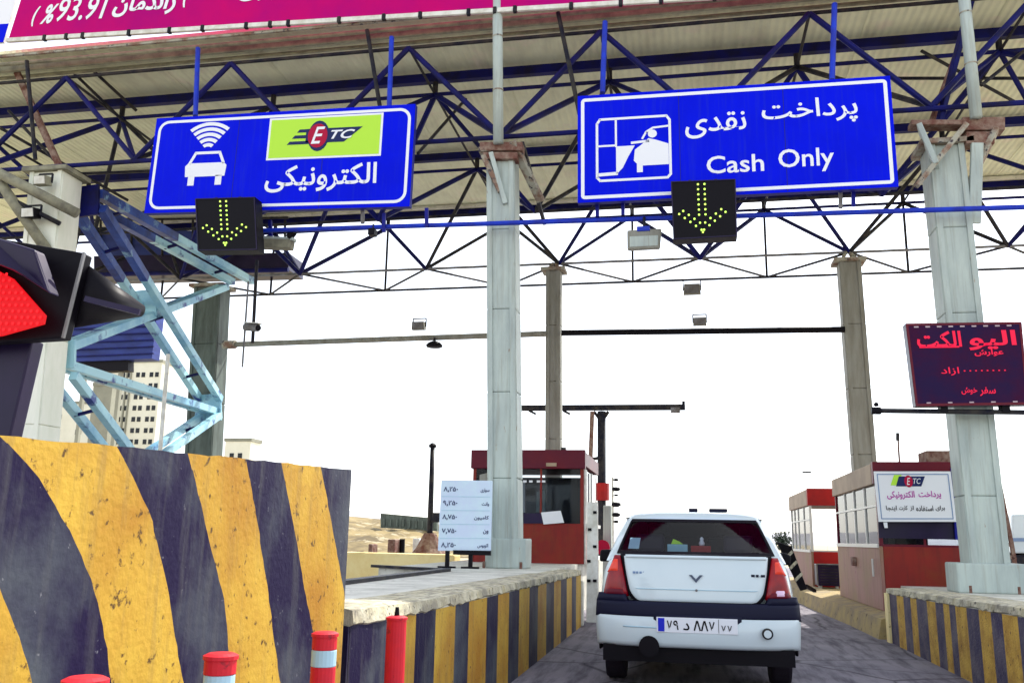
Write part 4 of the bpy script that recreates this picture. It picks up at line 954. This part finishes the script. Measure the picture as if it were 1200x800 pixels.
# rubble and site clutter by the yellow wall
for i, (x, y, w_, h_, m_, n_, l_, c_) in enumerate(((433, 641, 8, 8, 'orange', 'rubble_block', 'orange brown rubble block, left of the clutter on the yellow wall', 'rubble'),
        (458, 638, 15, 13, 'orange', 'site_generator', 'larger orange machine standing behind the yellow wall', 'machine'),
        (471, 640, 7, 15, 'black', 'site_barrel', 'small black barrel between the orange machine and the cone base', 'barrel'),
        (487, 639, 14, 17, 'paper', 'white_crate', 'pale crate left of the rusty cone base of the pole', 'crate'))):
    p = at(x, y+h_/2, 22+i*.5); q2 = at(x+w_/2, y-h_/2, 22+i*.5); hw = q2.x-at(x, y, 22+i*.5).x; H = q2.z-.5
    o = thing(n_, l_, c_, Vector((p.x, p.y, 0)))
    if n_ == 'site_barrel':
        MB().lathe((p.x, p.y, .0), [(hw*.9, 0), (hw, .1), (hw*.93, H*.5+.25), (hw, H*.5+.3), (hw*.9, H+.5)], 16).build('drum', m_, o, smooth=False)
        MB().lathe((p.x, p.y, H+.5), [(hw*.95, 0), (hw*.95, .03)], 16).build('lid', 'dark', o)
    else:
        s = MB(); s.box((p.x-hw, p.y, 0), (p.x+hw, p.y+.6, H*.6+.4)); s.build('body', m_, o, bevel=.04)
        s = MB(); s.box((p.x-hw*.7, p.y+.05, H*.6+.403), (p.x+hw*.5, p.y+.5, H+.5)); s.build('top', 'rust' if m_ == 'orange' else 'pale', o, bevel=.03)
o = thing('long_wall', 'low white boundary wall with dark top along the brown hillside', 'wall', Vector((at(440, 606, 66).x, 66, 0)))
MB().prism([at(446, 618, 66), at(512, 622, 66), at(512, 607, 66), at(446, 601, 66)], (0, .5, 0)).build('wall', 'colf', o)
s = MB()
for k in range(9): x = 450+k*7.5; s.bar(at(x, 616+k*.4, 65.9), at(x, 607+k*.5, 65.9), .14)
s.build('fence_posts', 'colf', o)

# ================================================================== WHITE CAR
CX, CY, KX = .062, 7.76, .955
car = thing('parked_car', 'white sedan seen from behind, waiting in the cash lane', 'car', (CX, CY, 0)); car.name = 'white_car'
ZM = [(0, 0), (.335, .358), (.60, .617), (.70, .715), (1.085, 1.088), (1.498, 1.478), (2, 2)]
def cv(x, y, z):
    for (a, b), (c, d_) in zip(ZM[:-1], ZM[1:]):
        if z <= c or c == 2: return (CX+x*KX, CY+y*KX, b+(d_-b)*(z-a)/(c-a))
def ycur(x): return .17*(abs(x)/.86)**3.2
# lower body loft
SEC = [(.06, .76, .30, 1.03, 1.06), (.14, .825, .28, 1.06, 1.085), (.40, .86, .26, 1.05, 1.09), (.95, .87, .25, 1.0, 1.06), (1.6, .87, .24, .985, 1.0), (2.6, .87, .24, .975, .99), (3.1, .865, .24, .955, .99),
       (3.6, .85, .25, .90, .95), (4.0, .82, .26, .82, .88), (4.2, .76, .30, .68, .78), (4.26, .66, .36, .60, .62)]
s = MB(); P = []
for y, hw, zb0, zsd, zd in SEC:
    prof = [(0, zb0), (hw*.8, zb0), (hw*.95, zb0+.05), (hw*.99, zb0+.2), (hw, .60), (hw*.99, .78), (hw*.955, zsd-.09), (hw*.90, zsd-.01), (hw*.80, zsd+.012), (hw*.4, zd), (0, zd+.004)]
    full = prof+[(-x, z) for x, z in reversed(prof[1:-1])]
    P.append([cv(x, y+(ycur(x) if y < .3 else (ycur(x)*.3 if y < .5 else 0)), z) for x, z in full])
n = len(P[0]); s.add([v for r in P for v in r], [(k*n+i, k*n+(i+1) % n, (k+1)*n+(i+1) % n, (k+1)*n+i) for k in range(len(P)-1) for i in range(n)])
s.add(P[0], [tuple(range(n))]); s.add(P[-1], [tuple(range(n))])
body = s.build('body', 'carw', car, smooth=True, sub=2)
import bmesh
bm = bmesh.new(); bm.from_mesh(body.data); bmesh.ops.remove_doubles(bm, verts=bm.verts, dist=1e-5); bmesh.ops.recalc_face_normals(bm, faces=bm.faces); bm.to_mesh(body.data); bm.free()
# cabin
def cab(z):
    t = (z-1.03)/(1.43-1.03); return .30+.56*t, 3.12-.82*t, .795-.135*t-.02*t*t
def ring(z, f=1., zz=None):
    y0_, y1_, hw = cab(z); cyy = (y0_+y1_)/2; L = (y1_-y0_)/2*f; hw *= f; out = []
    xs = [-1, -.97, -.90, -.60, -.3, 0, .3, .60, .90, .97, 1]
    for x in xs: out.append((hw*x, cyy-L+.10*abs(x)**2.6+(.10*max(0, abs(x)-.9)/.1 if abs(x) > .9 else 0), zz or z))
    for k in range(1, 6): out.append((hw, cyy-L+.2+(2*L-.45)*k/6, zz or z))
    for x in reversed(xs): out.append((hw*x, cyy+L-.12*abs(x)**2.6-(.12*max(0, abs(x)-.9)/.1 if abs(x) > .9 else 0), zz or z))
    for k in range(5, 0, -1): out.append((-hw, cyy-L+.2+(2*L-.45)*k/6, zz or z))
    return out
rings = [ring(1.02), ring(1.10), ring(1.26), ring(1.385), ring(1.425, .995), ring(1.455, .965), ring(1.455, .88, 1.478), ring(1.455, .62, 1.492), ring(1.455, .3, 1.498)]
n = len(rings[0]); s = MB(); s.add([cv(*p) for r in rings for p in r], [])
fs = []
for k in range(len(rings)-1):
    for i in range(n):
        if k in (1, 2) and 2 <= i <= 7: continue          # the rear window opening
        fs.append((k*n+i, k*n+(i+1) % n, (k+1)*n+(i+1) % n, (k+1)*n+i))
fs.append(tuple((len(rings)-1)*n+i for i in range(n))); s.f = [list(f) for f in fs]; s.m = [0]*len(fs)
s.build('roof', 'carw', car, smooth=True)
def winpanel(z0, z1, u0, u1, off, nx=10, nz=4, inset=0):
    vs = []
    for k in range(nz+1):
        z = z0+(z1-z0)*k/nz; y0_, y1_, hw = cab(z)
        for i in range(nx+1):
            x = (u0+(u1-u0)*i/nx)*hw; vs.append(cv(x, y0_+.10*(abs(x)/hw)**2.6-off, z))
    return vs, [(k*(nx+1)+i, k*(nx+1)+i+1, (k+1)*(nx+1)+i+1, (k+1)*(nx+1)+i) for k in range(nz) for i in range(nx)]
s = MB(); s.add(*winpanel(1.105, 1.40, -.865, .865, .012)); s.build('rear_window', 'glass', car, smooth=True)
s = MB()
for a in ((1.085, 1.112, -.905, .905), (1.385, 1.412, -.90, .90), (1.10, 1.395, -.905, -.875), (1.10, 1.395, .875, .905)): s.add(*winpanel(*a, .016))
s.build('window_seal', 'black', car)
s = MB()
for sx in (-1, 1):
    for (ya, yb_, yc, yd) in ((.78, 1.72, 1.70, 1.08), (1.80, 2.78, 2.32, 1.80)):
        pts = []
        for y, z in ((ya, 1.06), (yb_, 1.06), (yc, 1.37), (yd, 1.37)): pts.append(cv(sx*(cab(z)[2]+.006), y, z))
        s.add(pts, [(0,1,2,3)])
s.build('side_window', 'screen', car)
s = MB(); vs = []
for z in (1.08, 1.38):
    y0_, y1_, hw = cab(z); vs += [cv(x*hw*.86, y1_+.012-.12*(abs(x)*.86)**2.6, z) for x in (-1, -.5, 0, .5, 1)]
s.add(vs, [(i, i+1, i+6, i+5) for i in range(4)]); s.build('windscreen', 'screen', car, smooth=True)
# dark interior: shelf, seats, and the little things on the shelf
MB().box(cv(-.70, .52, 1.035), cv(.70, .98, 1.098)).build('parcel_shelf', 'black', car)
s = MB(); s.box(cv(-.72, 2.6, 1.03), cv(.72, 2.64, 1.40)); s.box(cv(-.66, 1.0, 1.42), cv(.66, 2.4, 1.425)); s.build('interior_lining', 'black', car)
s = MB(); rr = [[(x*.975, .1+(y-.1)*.985+.02, z-.012) for x, y, z in r] for r in rings]; s.add([cv(*p) for r in rr for p in r], []); s.f = [list(f) for f in fs]; s.m = [0]*len(fs)
s.build('headlining', 'black', car)
for x in (-.42, .42): MB().box(cv(x-.14, 1.05, 1.10), cv(x+.14, 1.15, 1.27)).build('headrest', 'purpleblk', car, bevel=.03)
for x in (-.36, .36): MB().box(cv(x-.22, 1.75, 1.05), cv(x+.22, 1.85, 1.25)).build('front_seat', 'dark', car, bevel=.03); MB().box(cv(x-.12, 1.76, 1.252), cv(x+.12, 1.83, 1.38)).build('headrest', 'dark', car, bevel=.03)
tg = tag(MB().box(cv(-.245, .60, 1.10), cv(-.06, .68, 1.175)).build('tissue_box', 'cyan', None, bevel=.004), 'pale teal tissue box on the rear shelf of the white car', 'box')
tg = tag(MB().box(cv(-.03, .60, 1.10), cv(.15, .68, 1.165)).build('red_box', 'redbr', None, bevel=.004), 'small red box on the rear shelf of the white car', 'box')
s = MB(); s.lathe(cv(.07, .64, 1.167), [(.02, 0), (.026, .02), (.014, .045), (.018, .06), (.004, .075)], 10); tag(s.build('figurine', 'white', None, smooth=True), 'tiny white ornament standing on the red box in the car', 'ornament')
s = MB(); s.add([cv(-.21, .64, 1.177), cv(-.10, .62, 1.177), cv(-.13, .63, 1.20), cv(-.19, .66, 1.225)], [(0,1,2,3)]); s.prism([cv(-.2, .63, 1.177), cv(-.12, .63, 1.177), cv(-.17, .65, 1.215)], (0, .004, 0)); tag(s.build('tissue', 'green', None), 'pale green tissue sticking out of the teal box', 'tissue')
s = MB(); z0, z1 = 1.13, 1.23
a, b = cab(z0), cab(z1); s.add([cv(-.60, a[0]+.05-.004, z0), cv(-.50, a[0]+.03-.004, z0), cv(-.49, b[0]+.03-.004, z1), cv(-.585, b[0]+.05-.004, z1)], [(0,1,2,3)]); s.build('window_sticker', 'silver', car)
# rear fascia panels
def lean(z): return .035+max(0, z-.62)*.13
def rpanel(name, xl, xr, z0, z1, off, mt, nx=18, nz=10, depth=.10, rd=.03, leanf=lean, bow=0.):
    vs = []
    for k in range(nz+1):
        v = k/nz; z = z0+(z1-z0)*v; a, b = xl(v), xr(v)
        for i in range(nx+1):
            u = i/nx; x = a+(b-a)*u
            dx = min(u, 1-u)*(b-a); dz = min(v, 1-v)*(z1-z0); e = min(dx, dz)
            k_ = 0 if e >= rd else rd*(1-math.sqrt(max(0, 1-(1-e/rd)**2)))
            vs.append(cv(x, ycur(x)+leanf(z)-off+k_-bow*math.sin(math.pi*v), z))
    m_ = nx+1; f = [(k*m_+i, k*m_+i+1, (k+1)*m_+i+1, (k+1)*m_+i) for k in range(nz) for i in range(nx)]
    edge = [i for i in range(m_)]+[k*m_+nx for k in range(1, nz+1)]+[nz*m_+i for i in range(nx-1, -1, -1)]+[k*m_ for k in range(nz-1, 0, -1)]
    o_ = len(vs); vs += [(vs[i][0], vs[i][1]+depth, vs[i][2]) for i in edge]; E = len(edge)
    f += [(edge[i], edge[(i+1) % E], o_+(i+1) % E, o_+i) for i in range(E)]
    s = MB(); s.add(vs, f); return s.build(name, mt, car, smooth=True)
def rc(a, b, r=.09, up=0):   # edge running from a (bottom) to b (top) with a rounded bottom corner
    sg_ = 1 if a > 0 else -1
    def f(v):
        x = a+(b-a)*v; c = r*(1-math.sqrt(max(0, 1-(1-min(v/.28, 1))**2))); return x-sg_*c
    return f
def grow(f, d): return lambda v: f(v)+d
rpanel('boot_gap', grow(rc(-.555, -.635), -.013), grow(rc(.555, .635), .013), .685, 1.088, .020, 'black', nz=24, nx=30, rd=.004, bow=.008)
rpanel('boot_lid', rc(-.555, -.635), rc(.555, .635), .695, 1.085, .030, 'carw', nz=24, nx=30, rd=.02, bow=.012)
L0 = lambda a, b, c=0: (lambda v: a+(b-a)*v+c*math.sin(math.pi*v))
for sx in (-1, 1):
    # outer edge bows outward, inner edge follows the lid
    o_ = L0(sx*.800, sx*.70, sx*.015); i_ = L0(sx*.575, sx*.648, 0)
    tl = rpanel('tail_lamp', *( (o_, i_) if sx < 0 else (i_, o_)), .735, 1.075, .034, 'tail', nz=14, nx=8, rd=.02, bow=.012)
    o2 = L0(sx*.765, sx*.705, 0); i2 = L0(sx*.655, sx*.668, 0)
    p_ = rpanel('brake_lens', *((o2, i2) if sx < 0 else (i2, o2)), .93, 1.045, .050, 'tailo', nz=6, nx=6, rd=.015, depth=.01)
    o3 = L0(sx*.79, sx*.775, 0); i3 = L0(sx*.60, sx*.615, 0)
    rpanel('lower_lens', *((o3, i3) if sx < 0 else (i3, o3)), .745, .80, .046, 'redd', nz=4, nx=6, rd=.012, depth=.01)
    if sx > 0:
        rpanel('reverse_lens', L0(.66, .66), L0(.755, .745), .755, .815, .050, 'tailw', nz=5, nx=5, rd=.015, depth=.01)
rpanel('lid_lip', L0(-.60, -.60), L0(.60, .60), 1.055, 1.083, .050, 'carw', nz=4, nx=30, rd=.012, depth=.02)
rpanel('lid_crease_highlight', L0(-.50, -.52), L0(.50, .52), .80, .806, .0455, 'silver', nz=1, nx=24, rd=.001, depth=.004)  # coloured strip painted on as the highlight along the boot lid facet
rpanel('bumper_upper', L0(-.87, -.862), L0(.87, .862), .565, .70, .052, 'carb', nz=8, nx=36, rd=.018)
for sx in (-1, 1): rpanel('bumper_corner', *((L0(-.862, -.845), L0(-.575, -.60)) if sx < 0 else (L0(.575, .60), L0(.862, .845))), .69, .755, .046, 'carb', nz=4, nx=12, rd=.015)
rpanel('bumper', L0(-.855, -.87), L0(.855, .87), .335, .60, .045, 'carw', nz=12, nx=40, rd=.03, bow=.02)
rpanel('bumper_crease', L0(-.62, -.62), L0(-.30, -.30), .49, .50, .070, 'silver', nz=2, nx=6, rd=.002, depth=.01)
rpanel('plate_recess', L0(-.36, -.36), L0(.37, .37), .448, .60, .064, 'carb', nz=4, nx=10, rd=.01, depth=.02)
MB().box(cv(-.80, .10, .22), cv(.80, 3.9, .34)).build('underbody', 'black', car)
# exhaust
MB().tube(cv(-.40, -.02, .325), cv(-.40, .3, .33), .042, 14).build('exhaust_pipe', 'dark', car); s = MB(); s.tube(cv(-.40, -.032, .345), cv(-.40, .02, .345), .082, 20); s.build('exhaust_cutout', 'black', car)
s = MB(); s.tube(cv(.575, -.035, .475), cv(.575, .0, .475), .043, 18); s.build('tow_cover_rim', 'dark', car); MB().tube(cv(.575, -.042, .475), cv(.575, -.03, .475), .030, 18).build('tow_cover', 'carw', car)
# boot badge and marks
s = MB()
for pts in (((-.055, .925), (-.03, .925), (.003, .890), (.003, .862)), ((.061, .925), (.036, .925), (.003, .890), (.003, .862))): s.prism([cv(x, lean(z)-.052, z) for x, z in pts], (0, .01, 0))
s.build('boot_badge', 'chrome', car)
MB().tube(cv(.005, lean(.80)-.05, .80), cv(.005, lean(.80)-.03, .80), .010, 10).build('boot_lock', 'steelg', car)
s = MB()
for k, l_ in enumerate((.022, .018, .02, .016, .022, .016, .018)): s.prism([cv(x, lean(.93)+ycur(.5)-.05, z) for x, z in ((-.535+.029*k, .925), (-.535+.029*k+l_, .925), (-.535+.029*k+l_, .943), (-.535+.029*k, .943))], (0, .006, 0))
s.build('left_badge', 'badge', car)
s = MB()
for k, l_ in enumerate((.03, .022, .034)): s.prism([cv(x, lean(.93)+ycur(.5)-.05, z) for x, z in ((.465+.040*k, .918), (.465+.040*k+l_, .918), (.465+.040*k+l_, .938), (.465+.040*k, .938))], (0, .006, 0))
s.build('right_badge', 'carb', car)
# number plate
qN = Quad(Vector(cv(-.335, -.035, .462)), Vector(cv(.335, -.035, .462)), Vector(cv(.335, -.035, .582)), Vector(cv(-.335, -.035, .582)))
pl = thing('number_plate', '', ''); 
for k_ in ('label', 'category'): del pl[k_]
bpy.data.objects.remove(pl)
s = MB(); qN.slab(s, .012); plate = s.build('number_plate', 'platew', car, bevel=.002)
s = MB(); qN.rect(s, .02, .06, .10, .94, .003); s.build('blue_band', 'plateb', plate)
s = MB()
for wd, a, b, c, d_ in (('۷', .13, .195, .18, .80), ('۹', .21, .275, .18, .80), ('د', .33, .41, .18, .66), ('۷', .65, .72, .18, .80), ('۷', .80, .855, .15, .58), ('۷', .875, .93, .15, .58)): qN.text(s, wd, a, c, b, d_, .003, bold=.014)
for a in (.47, .56): stroke(qN, s, [(a, .20), (a+.030, .78), (a+.040, .78), (a+.070, .20)], .10, .003, .18)
qN.rect(s, .765, .05, .771, .95, .003); s.build('plate_lettering', 'black', plate)
# wheels
for sx in (-1, 1):
    for y in (.86, 3.42):
        s = MB(); cyl = [(-.088, .24), (-.085, .285), (-.06, .302), (.06, .302), (.085, .285), (.088, .24)]
        c = Vector(cv(sx*.735, y, .285)); nn = 28
        vs = [c+Vector((dx, r*math.cos(2*math.pi*i/nn), r*math.sin(2*math.pi*i/nn))) for dx, r in cyl for i in range(nn)]
        s.add(vs, [(k*nn+i, k*nn+(i+1) % nn, (k+1)*nn+(i+1) % nn, (k+1)*nn+i) for k in range(5) for i in range(nn)]+[tuple(range(nn)), tuple(range(5*nn, 6*nn))])
        tyre = s.build('tyre', 'rubber', car, smooth=False)
        MB().tube(c+Vector((sx*.089, 0, 0)), c+Vector((sx*.094, 0, 0)), .18, 20).build('rim', 'steelg', tyre)
    s = MB(); s.box(cv(sx*.86-.012, .50, .26), cv(sx*.86+.012, 1.22, .62)); s.build('wheel_arch', 'black', car, bevel=.01)
    c = Vector(cv(sx*.98, 2.72, 1.02))
    s = MB(); s.prism([c+Vector(v) for v in ((-.09, 0, -.06), (.09, 0, -.055), (.10, 0, .04), (.04, 0, .075), (-.08, 0, .07))], (0, .10, 0)); mr = s.build('door_mirror', 'black', car, bevel=.025, seg=3)
    MB().bar(c+Vector((-sx*.08, .05, -.02)), c+Vector((-sx*.20, .07, -.06)), .05).build('mirror_stem', 'black', mr)
# roof rack feet / things on the roof seen as dark specks
for x0_, x1_ in ((-.04, .05), (.16, .34)): MB().box(cv(x0_, 1.3, 1.497), cv(x1_, 1.36, 1.53)).build('roof_mark', 'carb', car, bevel=.008)
for sx in (-1, 1):
    s = MB()
    for y in (.98, 1.98): s.add([cv(sx*.8745, y, .45), cv(sx*.8745, y+.008, .45), cv(sx*.8745, y+.008, .9), cv(sx*.8745, y, .9)], [(0,1,2,3)])
    s.build('door_gap', 'black', car)
